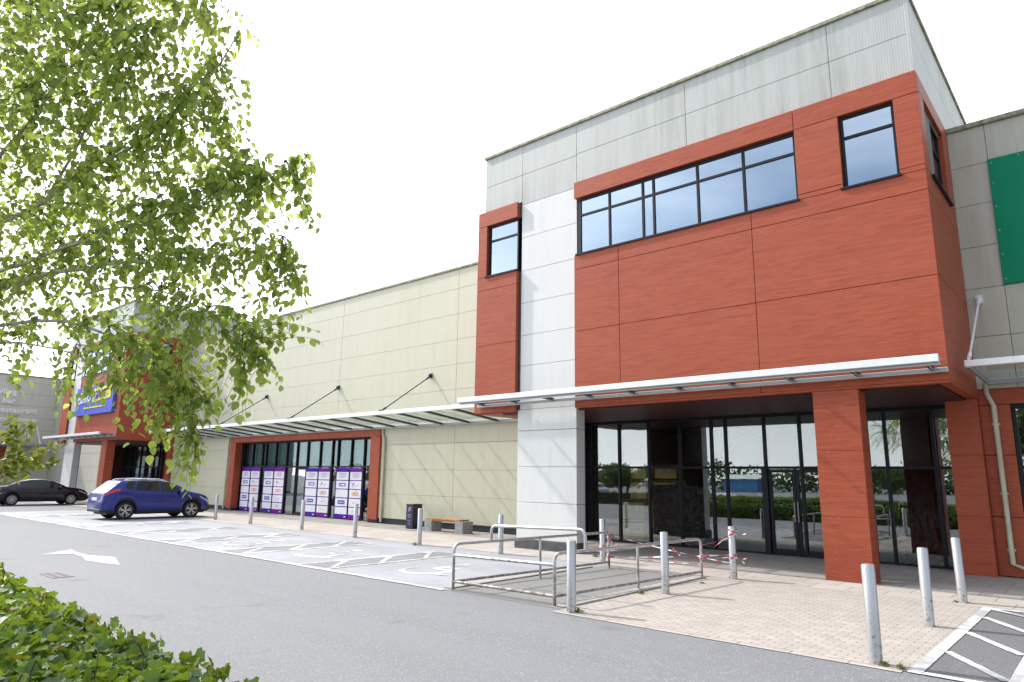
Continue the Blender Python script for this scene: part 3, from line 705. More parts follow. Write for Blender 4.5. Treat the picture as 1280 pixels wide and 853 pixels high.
# painted markings
def stripe(a, b, w):
    a = Vector((a[0], a[1])); b = Vector((b[0], b[1])); d = (b - a).normalized(); n = Vector((-d.y, d.x)) * w / 2
    return [tuple(a - n), tuple(b - n), tuple(b + n), tuple(a + n)]
mk = []
mk.append(rect(-38.5, -8.75, 8.20, 8.32))
hz = []
for hx in (-12.75, -16.35, -19.95, -23.55, -27.15, -34.35):
    hz.append(rect(hx - .42, hx + .42, 8.45, 12.2))
    mk += [rect(hx - .55, hx - .42, 8.32, 12.2), rect(hx + .42, hx + .55, 8.32, 12.2)]
    for yy in (8.9, 10.15, 11.4): mk.append(stripe((hx - .40, yy + .55), (hx + .40, yy - .35), .11))
sheet('hatched_strip', hz, 0.008, M['hatch'])
rm = [rect(-1.86, -1.735, 8.12, 13.10), rect(-1.73, 8, 8.12, 8.235), rect(-1.73, 8, 12.99, 13.10), rect(-1.06, -.95, 8.24, 12.985)]
for yy in (8.42, 9.78, 11.15, 12.4): rm.append(stripe((-1.73, min(12.95, yy + .98)), (-1.07, yy + .0), .10))
arrow = [(-18.55, 5.03), (-19.41, 5.93), (-18.75, 5.83), (-17.75, 5.77), (-17.02, 6.08), (-15.57, 5.67), (-16.75, 5.42), (-17.55, 5.60), (-18.3, 5.63)]
b = MB()
for k, p in enumerate(mk): b.quadf([(q[0], q[1], .011 + .0006 * (k % 7)) for q in p])
struct(b.build('bay_markings', M['white_paint']))
b = MB()
for k, p in enumerate(rm): b.quadf([(q[0], q[1], .012 + .0006 * k) for q in p])
struct(b.build('hatched_bay_markings', M['white_paint']))
b = MB(); b.quadf([(q[0], q[1], .006) for q in arrow]); struct(b.build('arrow_marking', M['white_paint']))
# wheelchair symbols painted on the accessible bays
def wheelchair(cx, cy, mb, sc=1.0):
    zz = [.009]
    def P(u, v): return (cx + u * sc, cy + v * sc, zz[0])
    n = 28
    for i in range(n):
        a0 = rad(-200 + 260 * i / n); a1 = rad(-200 + 260 * (i + 1) / n)
        mb.quadf([P(.42 * math.cos(a0), .42 * math.sin(a0) - .25), P(.42 * math.cos(a1), .42 * math.sin(a1) - .25), P(.54 * math.cos(a1), .54 * math.sin(a1) - .25), P(.54 * math.cos(a0), .54 * math.sin(a0) - .25)])
    zz[0] = .0095
    mb.quadf([P(.14 * math.cos(2 * PI * i / 16) - .12, .14 * math.sin(2 * PI * i / 16) + .85) for i in range(16)])
    for a, c, w in (((-.12, .65), (-.08, .0), .14), ((-.08, .30), (.30, .30), .11), ((-.08, .02), (.38, .02), .13), ((.36, .06), (.56, -.55), .12), ((.55, -.52), (.75, -.45), .10)):
        zz[0] += .0006; s = stripe(a, c, w); mb.quadf([P(*q) for q in s])
b = MB()
for cx in (-10.75, -14.55, -18.15): wheelchair(cx, 9.95, b, 1.05)
struct(b.build('wheelchair_symbols', M['white_paint']))

# ------------------------------------------------------------------ bollards
def bollard_mesh():
    b = MB(); b.lathe([(.067, 0), (.067, .985), (.060, 1.0), (.0, 1.012)], (0, 0, 0), 'Z', 20)
    return b
bol = [(-2.17, 8.25, 1.0, 'steel bollard nearest the hatched bay corner, stained at its foot', (0.0, .03)),
       (-2.17, 10.86, 1.0, 'steel bollard in front of the black plastic sheet, midway along the hatched bay', (.0, .012)),
       (-2.16, 13.36, 1.0, 'steel bollard before the right-hand red pier, at the back of the hatched bay', (.0, .015)),
       (-5.86, 13.16, .98, 'steel bollard wound with red and white tape, before the shop doors', (.0, .0)),
       (-5.93, 10.64, .99, 'steel bollard beside the middle of the trolley rail, without tape', (.0, .0)),
       (-6.08, 8.23, .98, 'steel bollard at the front corner of the trolley rail, grass at its foot', (.0, .0)),
       (-9.13, 13.56, .95, 'steel bollard close to the far end of the trolley rail, before the white column', (.0, .0)),
       (-11.78, 13.02, .95, 'steel bollard seen through the raised hoop of the trolley rail', (.0, .0)),
       (-14.74, 12.96, .98, 'steel bollard right before the dark litter bin', (.0, .0)),
       (-17.87, 13.1, 1.0, 'steel bollard overlapping the poster pane nearest the cream downpipe', (.01, .0)),
       (-21.3, 13.4, 1.0, 'steel bollard overlapping the posters just right of the shop doorway', (.01, .0)),
       (-24.97, 13.5, 1.0, 'steel bollard between the two leftmost pairs of purple posters', (.01, .0)),
       (-28.2, 13.7, 1.0, 'steel bollard at the nose of the blue car', (.0, .0))]
bproto = None
for i, (x, y, h, lab, tilt) in enumerate(bol):
    if bproto is None:
        bproto = bollard_mesh().build('bollard', M['steel'], None, 0, 40); o = bproto
    else:
        o = bproto.copy(); COL.objects.link(o)
    o.location = (x, y, 0); o.scale = (1, 1, h); o.rotation_euler = (tilt[0], tilt[1], random.random() * 6)
    tag(o, lab, 'bollard', 'steel bollards along the pavement')

# ------------------------------------------------------------------ trolley rail
def arc_path(pts, r=.13, n=6):
    """polyline with rounded corners"""
    pts = [Vector(p) for p in pts]; out = [pts[0]]
    for a, b, c in zip(pts, pts[1:], pts[2:]):
        d1 = (a - b).normalized(); d2 = (c - b).normalized(); p0 = b + d1 * r; p1 = b + d2 * r
        for i in range(n + 1):
            t = i / n; out.append(p0 * (1 - t) ** 2 + b * 2 * t * (1 - t) + p1 * t * t)
    out.append(pts[-1]); return out
def trolley_rail():
    root = thing('trolley_rail', (-7.5, 10.5, 0), 'stained steel trolley bay railing with a raised hoop, beside the paved forecourt', 'railing')
    R = .026
    A0, A1, A2 = Vector((-8.66, 8.40, 0)), Vector((-8.50, 10.52, 0)), Vector((-8.41, 12.72, 0))
    B0, B1, B2 = Vector((-6.57, 8.47, 0)), Vector((-6.46, 10.66, 0)), Vector((-6.32, 12.76, 0))
    up = lambda p, z: Vector((p.x, p.y, z))
    for P0, P1, P2 in ((A0, A1, A2), (B0, B1, B2)):
        m = MB(); m.tube(arc_path([P0, up(P0, .74), up(P2, .74), P2]), R, 12)
        m.tube([P1, up(P1, .72)], R * .9, 10); m.tube([up(P0, .135), up(P2, .135)], R * .9, 10)
        m.build('side_rail', M['rail'], root, 0, 50)
    m = MB(); m.tube([up(A0, .56), up(B0, .58)], R, 12); m.tube([up(A0, .135), up(B0, .135)], R * .9, 10); m.build('cross_rail', M['rail'], root, 0, 50)
    h0, h1 = Vector((-8.55, 9.2, .73)), Vector((-6.52, 9.2, .73))
    m = MB(); m.tube(arc_path([h0, up(h0, 1.01), up(h1, 1.06), h1], .12), R, 12); m.build('hoop', M['rail'], root, 0, 50)
trolley_rail()

# ------------------------------------------------------------------ barrier tape
def barrier_tape():
    b = MB()
    P = lambda x, y, z: Vector((x, y, z))
    e0 = lambda z: P(-8.39, 12.70, z); e1 = lambda z: P(-6.31, 12.74, z); bo = lambda z: P(-5.86, 13.10, z)
    def strand(a, c, sag, tw, w=.034):
        n = max(10, int((c - a).length / .06)); prev = None; L = 0
        d = (c - a).normalized(); side = d.cross(Vector((0, 0, 1))).normalized(); vert = side.cross(d)
        for i in range(n + 1):
            t = i / n; p = a.lerp(c, t) - Vector((0, 0, sag * 4 * t * (1 - t))); th = tw[0] + tw[1] * t + .5 * math.sin(9 * t)
            o = (vert * math.cos(th) + side * math.sin(th)) * w / 2 * (.55 + .3 * math.sin(t * 17))
            if prev is not None:
                b.quadf([prev[0], p - o, p + o, prev[1]], 0 if int(i / 2.4) % 2 else 1)
            prev = (p - o, p + o)
    def wraps(c, r, z0, z1, turns, w=.03):
        n = int(turns * 16); prev = None
        for i in range(n + 1):
            t = i / n; a = 2 * PI * turns * t; z = z0 + (z1 - z0) * t + .012 * math.sin(5 * a)
            p = Vector((c[0] + r * math.cos(a), c[1] + r * math.sin(a), z)); o = Vector((0, 0, w / 2))
            if prev is not None: b.quadf([prev[0], p - o, p + o, prev[1]], 0 if (i // 3) % 2 else 1)
            prev = (p - o, p + o)
    wraps((-8.41, 12.72), .034, .56, .72, 3); wraps((-8.41, 12.72), .036, .22, .3, 2)
    wraps((-6.32, 12.76), .034, .36, .46, 3)
    wraps((-5.86, 13.16), .072, .80, .93, 3); wraps((-5.86, 13.16), .072, .36, .48, 2.5)
    wraps((-9.13, 13.56), .071, .30, .36, 2)
    strand(e0(.70), bo(.30), .03, (.3, 5)); strand(e0(.24), bo(.46), .02, (0, 7)); strand(e0(.26), bo(.26), .03, (.5, 4)); strand(P(-9.1, 13.5, .33), e0(.26), .01, (0, 2))
    strand(e1(.42), bo(.86), .02, (0, 4)); strand(e1(.62), bo(.78), .01, (.2, 3)); strand(e1(.40), bo(.42), .02, (.5, 3))
    # loose ends
    strand(bo(.84), P(-5.55, 13.15, .87), .02, (0, 2)); strand(bo(.45), P(-5.62, 13.2, .28), -.03, (0, 3)); strand(bo(.42), P(-5.55, 13.1, .42), .03, (0, 2))
    strand(e0(.62), P(-8.22, 12.78, .48), .03, (0, 2), .07); strand(P(-8.22, 12.78, .48), P(-8.03, 12.78, .46), .02, (0, 2), .07)
    strand(P(-7.0, 12.9, .5), P(-6.85, 12.95, .36), .0, (0, 2), .06)
    o = b.build('barrier_tape', [M['tape_white'], M['tape_red']], None, 0, None, origin=(-7.1, 12.9, .4), fix=False)
    tag(o, 'red and white barrier tape strung from the trolley rail to a bollard', 'barrier tape')
barrier_tape()

# ------------------------------------------------------------------ bench and bin
def bench():
    root = thing('park_bench', (-17.5, 16.7, 0), 'timber topped bench on grey concrete blocks against the beige wall', 'bench')
    for x0, x1 in ((-18.50, -18.12), (-16.98, -16.60)):
        b = MB(); b.box(x0, x1, 16.46, 16.95, .0, .40); b.build('concrete_support', M['concrete'], root, 0.012)
    s = MB()
    for k in range(4): s.box(-18.46, -16.98 + .2, 16.48 + k * .117, 16.48 + k * .117 + .105, .405, .455)
    s.box(-18.1, -17.0, 16.5, 16.9, .36, .404)
    s.build('seat', M['benchwood'], root, 0.006)
bench()
def litter_bin():
    x0, x1, y0, y1 = -19.68, -19.30, 16.62, 17.06
    root = thing('litter_bin', ((x0 + x1) / 2, (y0 + y1) / 2, 0), 'dark purple box litter bin with pale symbols left of the bench', 'litter bin')
    b = MB(); b.box(x0, x1, y0, y1, .02, .84); b.box(x0 + .02, x1 - .02, y0 + .02, y1 - .02, 0, .02); bo = b.build('body', M['bin'], root, 0.012)
    l = MB(); l.box(x0 - .012, x1 + .012, y0 - .012, y1 + .012, .842, .872); l.build('lid', M['frame'], root, 0.008)
    h = MB(); h.box(x1 - .002, x1 + .006, y0 + .08, y1 - .08, .60, .76); h.build('opening', M['soffit'], root)
    s = MB(); y = y0 - .006
    cx = (x0 + x1) / 2
    def d(u0, u1, z0, z1): s.box(cx + u0, cx + u1, y, y + .008, z0, z1)
    d(-.05, .05, .66, .76); d(-.07, .03, .62, .665); d(.03, .07, .70, .78)
    for (u0, u1, z0, z1) in ((-.07, .07, .50, .515), (-.07, -.055, .42, .50), (.055, .07, .42, .50), (-.07, .07, .41, .425), (-.08, .02, .30, .315), (-.02, .06, .26, .275), (-.07, .05, .20, .21), (-.06, .06, .15, .16)): d(u0, u1, z0, z1)
    s.build('symbols', M['binmark'], root)
litter_bin()

# drain grate in the road
def drain():
    b = MB(); x0, x1, y0, y1 = -15.15, -14.38, 4.16, 4.50
    b.box(x0, x1, y0, y0 + .04, -.02, .009); b.box(x0, x1, y1 - .04, y1, -.02, .009); b.box(x0, x0 + .04, y0 + .04, y1 - .04, -.02, .009); b.box(x1 - .04, x1, y0 + .04, y1 - .04, -.02, .009)
    n = 12
    for i in range(n):
        x = x0 + .07 + (x1 - x0 - .14) * i / (n - 1); b.box(x - .018, x + .018, y0 + .04, y1 - .04, -.02, .008)
    b.box(x0 + .04, x1 - .04, (y0 + y1) / 2 - .02, (y0 + y1) / 2 + .02, -.02, .0085)
    b.box(x0 + .02, x1 - .02, y0 + .02, y1 - .02, .0015, .003, 1)
    o = b.build('drain_grate', [M['grate'], M['soffit']], None, 0, None, origin=((x0 + x1) / 2, (y0 + y1) / 2, 0)); tag(o, 'rusty iron drain grate in the road by the ivy hedge', 'drain grate')
drain()

# ------------------------------------------------------------------ things inside the shop window
cartons = [(-11.42, 18.6, .0, .78, .55, .62, 'big carton at the bottom of the stack behind the shop glass'),
           (-11.40, 18.6, .64, .76, .55, .60, 'carton in the middle of the stack behind the shop glass'),
           (-11.22, 18.62, 1.26, .55, .5, .58, 'narrower carton third up the stack behind the shop glass'),
           (-11.20, 18.62, 1.86, .5, .45, .52, 'small carton on top of the stack behind the shop glass'),
           (-10.35, 18.75, 1.30, .80, .5, .55, 'carton showing just above the black plastic sheet'),
           (-10.35, 18.75, 1.88, .72, .45, .42, 'topmost carton above the black plastic sheet'),
           (-10.38, 18.75, .0, .9, .55, 1.28, 'tall carton half hidden behind the black plastic sheet')]
for (x, y, z, w, d, h, lab) in cartons:
    root = thing('carton', (x, y + d / 2, z + .016), lab, 'carton', 'cartons stacked inside the empty shop')
    b = MB(); b.box(x - w / 2, x + w / 2, y, y + d, z + .016, z + h); b.build('box', M['carton'], root, 0.01)
    b = MB()
    b.box(x - w / 2 - .002, x + w / 2 + .002, y - .003, y - .001, z + h - .07, z + h - .012)
    b.build('tape_band', M['tapebrown'], root)
    b = MB()
    for ux in (-.22, .16): b.tube([(x + ux * w, y - .002, z + h * .58), (x + ux * w, y + .004, z + h * .58)], .05, 10)
    b.build('round_sticker', M['posterwhite'], root)
def plastic(x0, x1, y, z0, z1, lab, seed, taper=False):
    b = MB(); nx, nz = 70, 110
    def P(i, k):
        u, v = i / nx, k / nz; x = x0 + (x1 - x0) * u; z = z0 + (z1 - z0) * v
        if taper:
            sp = .30 + .70 * min(1, (1 - v) * 2.2); x = (x0 + x1) / 2 + (x - (x0 + x1) / 2) * (sp if v > .54 else 1)
        q = Vector((x * 3.2 + seed, 0, z * 2.2)); n1 = noise.noise(q); n2 = noise.noise(q * 2.7 + Vector((n1 * 2.5, 0, n1 * 1.5))); n3 = noise.noise(q * 6.5 + Vector((n2 * 1.5, 3, n1)))
        edge = .05 * noise.noise(Vector((u * 6 if k in (0, nz) else 0, v * 6, seed)))
        xx = x + edge * (1 if i in (0, nx) else 0)
        fold = abs(n1) ** .6 * .11 + abs(n2) * .08 + abs(n3) * .035
        if taper: fold += .05 * abs(math.sin((u - .5) * 16 / (1.25 - v)))
        return (xx, y + fold, z + (edge * 1.5 if k in (0, nz) else 0) + (.06 * math.sin(u * 9 + seed) if k == nz else 0))
    for i in range(nx):
        for k in range(nz): b.quadf([P(i, k), P(i + 1, k), P(i + 1, k + 1), P(i, k + 1)])
    me_o = b.build('plastic_sheet', M['blackplastic'], None, 0, None, origin=((x0 + x1) / 2, y, z0), fix=False)
    bm = bmesh.new(); bm.from_mesh(me_o.data); bmesh.ops.remove_doubles(bm, verts=bm.verts, dist=.0005); bm.to_mesh(me_o.data); bm.free()
    me_o.data.polygons.foreach_set('use_smooth', [True] * len(me_o.data.polygons))
    tag(me_o, lab, 'plastic sheet', 'black plastic hung inside the shop')
plastic(-10.62, -9.0, 18.42, .08, 1.72, 'crumpled black plastic sheet in front of the cartons behind the glass', 3.1)
plastic(-4.12, -3.22, 18.36, .05, 2.0, 'gathered black plastic sheet hanging behind the glass between the red pillars', 9.4, True)
for a, c in ((-4.12, -3.3), (-9.5, -8.75)):
    bd = MB(); bd.box(a, c, 18.40, 18.44, 2.26, 3.55); bd.build('black_board', M['soffit'], main)

# ------------------------------------------------------------------ cars
def interp(pts, x):
    if x <= pts[0][0]: return pts[0][1]
    for (a, va), (b, vb) in zip(pts, pts[1:]):
        if x <= b:
            t = (x - a) / (b - a) if b > a else 1
            return va + (vb - va) * t
    return pts[-1][1]
def smooth_interp(pts, x, h=.03):
    return (interp(pts, x - h) + 2 * interp(pts, x) + interp(pts, x + h)) / 4
class CarShape:
    def __init__(s, top, belt, W, sill, axles, ra, rz, half, roofin):
        s.top, s.belt, s.W, s.sill, s.axles, s.ra, s.rz, s.half, s.roofin = top, belt, W, sill, axles, ra, rz, half, roofin
        s.lowband = .07; s.x0, s.x1 = top[0][0], top[-1][0]; s.H = max(p[1] for p in top)
    def section(s, x):
        zt = smooth_interp(s.top, x, .02); zb = min(smooth_interp(s.belt, x), zt - .05)
        zl = interp(s.sill, x)
        for a in s.axles:
            d = abs(x - a)
            if d < s.ra: zl = max(zl, s.rz + math.sqrt(s.ra ** 2 - d * d))
        w = s.W / 2 * interp(s.half, x)
        fr = max(0, min(1, (zt - zb) / (s.H - interp(s.belt, 0))))
        wr = w * (.93 - s.roofin * fr)
        zl = min(zl, zb - .12)
        z1 = zl + s.lowband; zm = max(zl + .10, zl + (zb - zl) * .55); zm2 = max(zm + .005, zb - .10)
        pts = [(w * .93, zl), (w * .985, z1), (w * 1.0, zm), (w * .985, zm2), (w * .945, zb)]
        for t in (.33, .66, .88):
            pts.append((w * .945 + (wr - w * .945) * t, zb + (zt - .055 * fr - .012 - zb) * t))
        pts.append((wr * .965, zt - .04 * fr - .006)); pts.append((wr * .80, zt - .016 * fr)); pts.append((wr * .45, zt - .004)); pts.append((0, zt))
        return pts
    def P(s, x, u, side, off=0.0):
        pts = s.section(x); i = min(int(u), len(pts) - 2); t = u - i
        a, b = Vector(pts[i]), Vector(pts[i + 1]); p = a.lerp(b, t); d = (b - a); n = Vector((d.y, -d.x))
        if n.length > 1e-6: n.normalize()
        p = p + n * off
        return Vector((x, p.x * side, p.y))
    def patch(s, mb, x0, x1, u0, u1, sides=(1, -1), off=.006, nx=10, nu=6, xf=None, mi=0):
        """surface patch lying on the body; xf(u) may shear its ends"""
        for sd in sides:
            for i in range(nx):
                for k in range(nu):
                    q = []
                    for (ii, kk) in ((i, k), (i + 1, k), (i + 1, k + 1), (i, k + 1)):
                        u = u0 + (u1 - u0) * kk / nu; a, b = (x0, x1) if xf is None else xf(u)
                        q.append(s.P(a + (b - a) * ii / nx, u, sd, off))
                    mb.quadf(q if sd > 0 else q[::-1], mi)
def make_car(name, label, loc, heading, sh, paint, cfg):
    root = thing(name, (0, 0, 0), label, 'car', 'parked cars')
    xs = set()
    n = 70
    for i in range(n + 1): xs.add(round(sh.x0 + (sh.x1 - sh.x0) * i / n, 4))
    for a in sh.axles:
        for k in range(29): xs.add(round(a - sh.ra * math.cos(PI * k / 28), 4))
        xs.add(round(a - sh.ra - .004, 4)); xs.add(round(a + sh.ra + .004, 4))
    for p in sh.top: xs.add(round(p[0], 4)); xs.add(round(p[0] + .015, 4)); xs.add(round(p[0] - .015, 4))
    xs = sorted(x for x in xs if sh.x0 <= x <= sh.x1)
    b = MB(); secs = []
    for x in xs:
        pts = sh.section(x); ring = [(x, y, z) for y, z in pts] + [(x, -y, z) for y, z in reversed(pts[:-1])]
        idx = list(range(len(b.v), len(b.v) + len(ring))); b.v += ring; secs.append(idx)
    K = len(secs[0])
    for i in range(len(secs) - 1):
        xm = (xs[i] + xs[i + 1]) / 2
        for k in range(K - 1):
            low = k in (0, K - 2)
            zc = b.v[secs[i][k]][2]
            mi = 1 if (low and cfg['clad']) or (cfg['clad'] and zc < .60 and (xm < sh.x0 + .30 or xm > sh.x1 - .25)) else 0
            b.f.append((secs[i][k], secs[i + 1][k], secs[i + 1][k + 1], secs[i][k + 1])); b.m.append(mi)
    b.f.append(tuple(secs[0])); b.m.append(0); b.f.append(tuple(reversed(secs[-1]))); b.m.append(0)
    b.build('body', [paint, M['cartrim']], root, 0, 38)
    g = MB(); wi = sh.W / 2 - .24
    g.box(sh.x0 + .25, sh.x1 - .25, -wi, wi, .20, .72); g.build('underbody', M['cartrim'], root)
    # glazing
    for (a, c, sl0, sl1, nm) in cfg['side']:
        for sd in (1, -1):
            w = MB(); u0, u1 = 4.22, 7.65
            sh.patch(w, a, c, u0, u1, (sd,), .006, 12, 6, lambda u, a=a, c=c, s0=sl0, s1=sl1: (a + s0 * (u - 4.22) / 3.43, c + s1 * (u - 4.22) / 3.43)); w.build('window', M['carglass'], root, 0, 40, fix=False)
    for nm, (a, c) in (('windscreen', cfg['front']), ('rear_window', cfg['rear'])):
        w = MB(); sh.patch(w, a, c, 8.25, 11.0, (1, -1), .006, 12, 8); w.build(nm, M['carglass'], root, 0, 40, fix=False)
    # shut lines, handles
    d = MB()
    for x in cfg['doors']: sh.patch(d, x - .007, x + .007, .9, 4.15, (1, -1), .004, 1, 12)
    d.build('door_seam', M['cartrim'], root, fix=False)
    for x in cfg['handles']:
        for sd in (1, -1):
            h = MB(); p = sh.P(x, 3.35, sd, .02); h.box(p.x - .10, p.x + .10, p.y - .012, p.y + .012, p.z - .012, p.z + .014); h.build('door_handle', paint, root, 0.006)
    for sd in (1, -1):
        m = MB(); p = sh.P(cfg['mirror'], 4.3, sd)
        m.lathe([(.02, -.085), (.075, -.07), (.095, 0), (.08, .05), (.03, .075)], (p.x, p.y + sd * .10, p.z + .07), 'X', 14); m.tube([(p.x, p.y - sd * .02, p.z - .01), (p.x, p.y + sd * .08, p.z + .03)], .02, 8)
        m.build('wing_mirror', paint, root, 0, 40)
        t = MB(); sh.patch(t, *cfg['tail'], (sd,), .010, 8, 5); t.build('tail_light', M['taillight'], root, 0, 40, fix=False)
        t = MB(); sh.patch(t, *cfg['head'], (sd,), .010, 8, 5); t.build('headlight', M['headlight'], root, 0, 40, fix=False)
        if cfg['rails']:
            r = MB(); r.tube([sh.P(x, 8.6, sd, .03 if abs(x - cfg['rails'][0]) > .05 and abs(x - cfg['rails'][1]) > .05 else 0.0) for x in [cfg['rails'][0] + (cfg['rails'][1] - cfg['rails'][0]) * i / 14 for i in range(15)]], .018, 8); r.build('roof_rail', M['chrome'], root, 0, 50)
        tr = MB(); n_ = 20; a, c = cfg['trimline']
        tr.tube([sh.P(a + (c - a) * i / n_, 7.85, sd, .008) for i in range(n_ + 1)], .010, 6); tr.build('window_trim', M['chrome'], root, 0, 60)
    zr = .62
    p = MB(); p.box(sh.x0 - .03, sh.x0 + .02, -.26, .26, cfg['plate'] - .055, cfg['plate'] + .055); p.build('number_plate', M['plate'], root, 0.004)
    p = MB(); p.box(sh.x0 - .02, sh.x0 + .12, -sh.W * .36, sh.W * .36, .30, .42); p.box(sh.x1 - .12, sh.x1 + .015, -sh.W * .34, sh.W * .34, .30, .44); p.build('bumper_insert', M['cartrim'], root, 0.02)
    # wheels: tyre > rim
    R = cfg['R']
    for ax in sh.axles:
        for sd in (1, -1):
            y1 = sd * (sh.W / 2 - .035); y0 = y1 - sd * .215
            w = MB(); w.lathe([(R * .62, y0), (R * .92, y0), (R, y0 + sd * .03), (R, y1 - sd * .035), (R * .94, y1 - sd * .004), (R * .70, y1 - sd * .002), (R * .68, y1 - sd * .03)], (ax, 0, R), 'Y', 36)
            wo = w.build('wheel', M['tyre'], root, 0, 40)
            rm_ = MB(); yy = y1 - sd * .02
            rm_.lathe([(R * .705, yy - sd * .06), (R * .705, yy + sd * .008), (R * .66, yy + sd * .01), (R * .63, yy - sd * .03), (R * .60, yy - sd * .06)], (ax, 0, R), 'Y', 36, 0)
            rm_.lathe([(.02, yy - sd * .05), (R * .64, yy - sd * .05), (R * .64, yy - sd * .055)], (ax, 0, R), 'Y', 24, 1)
            rm_.lathe([(.045, yy - sd * .04), (.045, yy + sd * .004), (.0, yy + sd * .006)], (ax, 0, R), 'Y', 16, 0)
            ns = cfg['spokes']
            for k in range(ns):
                t0 = 2 * PI * k / ns + .3
                for dt in (-.13, .13):
                    def Q(r, t): return (ax + r * math.cos(t), R + r * math.sin(t))
                    a1, a2 = Q(.04, t0 + dt * .5 - .35), Q(.04, t0 + dt * .5 + .35); o1, o2 = Q(R * .66, t0 + dt * 1.5 - .085), Q(R * .66, t0 + dt * 1.5 + .085)
                    ya, yb = yy - sd * .035, yy + sd * .002
                    rm_.hexa([(a1[0], ya, a1[1]), (o1[0], ya, o1[1]), (o2[0], ya, o2[1]), (a2[0], ya, a2[1]), (a1[0], yb, a1[1]), (o1[0], yb, o1[1]), (o2[0], yb, o2[1]), (a2[0], yb, a2[1])], 0)
            rm_.build('rim', [M['rim'], M['rimdark']], wo, 0, 40)
    root.location = loc; root.rotation_euler = (0, 0, heading)
    return root
suv = CarShape(
    top=[(-2.19, .70), (-2.17, .98), (-2.11, 1.07), (-2.02, 1.13), (-1.92, 1.22), (-1.66, 1.45), (-1.58, 1.515), (-1.25, 1.575), (-.6, 1.61), (-.1, 1.595), (.35, 1.53), (.70, 1.39), (1.05, 1.17), (1.16, 1.11), (1.35, 1.075), (1.75, .99), (2.00, .90), (2.12, .80), (2.18, .66), (2.2, .50)],
    belt=[(-2.2, .98), (-1.8, 1.16), (-1.45, 1.22), (-1.0, 1.12), (0, 1.05), (1.0, 1.00), (1.6, .92), (2.2, .62)], W=1.81,
    sill=[(-2.2, .36), (-2.1, .30), (-1.8, .25), (0, .24), (1.9, .24), (2.15, .28), (2.2, .33)], axles=(-1.33, 1.32), ra=.405, rz=.35,
    half=[(-2.2, .80), (-2.15, .89), (-2.0, .95), (-1.6, .99), (-1.2, 1.0), (1.2, 1.0), (1.6, .98), (1.95, .90), (2.12, .78), (2.2, .62)], roofin=.21)
suv.lowband = .11
suv_cfg = dict(clad=True, side=[(-1.00, -.08, .10, .0, ''), (.0, .98, .0, -.62, ''), (-1.40, -1.07, .10, .06, '')], front=(.42, 1.06), rear=(-1.95, -1.64), doors=[-1.03, -.04, 1.02], handles=[-.82, .16], mirror=.78,
               tail=(-2.13, -1.60, 3.2, 4.25), head=(1.62, 2.10, 3.3, 4.6), rails=(-1.4, .2), trimline=(-1.40, .86), plate=.80, R=.35, spokes=5)
sedan = CarShape(
    top=[(-2.34, .55), (-2.32, .86), (-2.26, .98), (-2.0, 1.03), (-1.75, 1.05), (-1.45, 1.17), (-1.05, 1.34), (-.7, 1.415), (-.3, 1.44), (.1, 1.43), (.45, 1.35), (.85, 1.17), (1.12, 1.02), (1.3, .98), (1.8, .91), (2.1, .82), (2.28, .68), (2.34, .50)],
    belt=[(-2.34, .90), (-1.5, .94), (0, .90), (1.0, .87), (1.7, .82), (2.34, .58)], W=1.83,
    sill=[(-2.34, .32), (-2.2, .24), (-1.8, .21), (0, .20), (1.9, .20), (2.25, .22), (2.34, .28)], axles=(-1.42, 1.40), ra=.355, rz=.315,
    half=[(-2.34, .80), (-2.25, .90), (-2.0, .95), (-1.4, .99), (1.3, 1.0), (1.8, .96), (2.1, .86), (2.25, .74), (2.34, .58)], roofin=.23)
sedan_cfg = dict(clad=False, side=[(-.98, -.10, .28, .0, ''), (-.02, 1.0, .0, -.58, ''), (-1.42, -1.04, .34, .24, '')], front=(.40, 1.08), rear=(-1.68, -.95), doors=[-1.0, -.06, 1.05], handles=[-.80, .14], mirror=.80,
                 tail=(-2.27, -1.95, 3.1, 4.2), head=(1.75, 2.20, 3.2, 4.5), rails=None, trimline=(-1.30, .80), plate=.72, R=.318, spokes=7)
HALF = PI / 2
make_car('parked_car', 'blue hatchback SUV nosed in to the building under the hanging birch twigs', (-30.9, 12.20, 0), HALF + .02, suv, M['bluepaint'], suv_cfg)
make_car('parked_car', 'black saloon car at the far left, before the white column of the distant unit', (-46.1, 12.05, 0), HALF, sedan, M['blackpaint'], sedan_cfg)

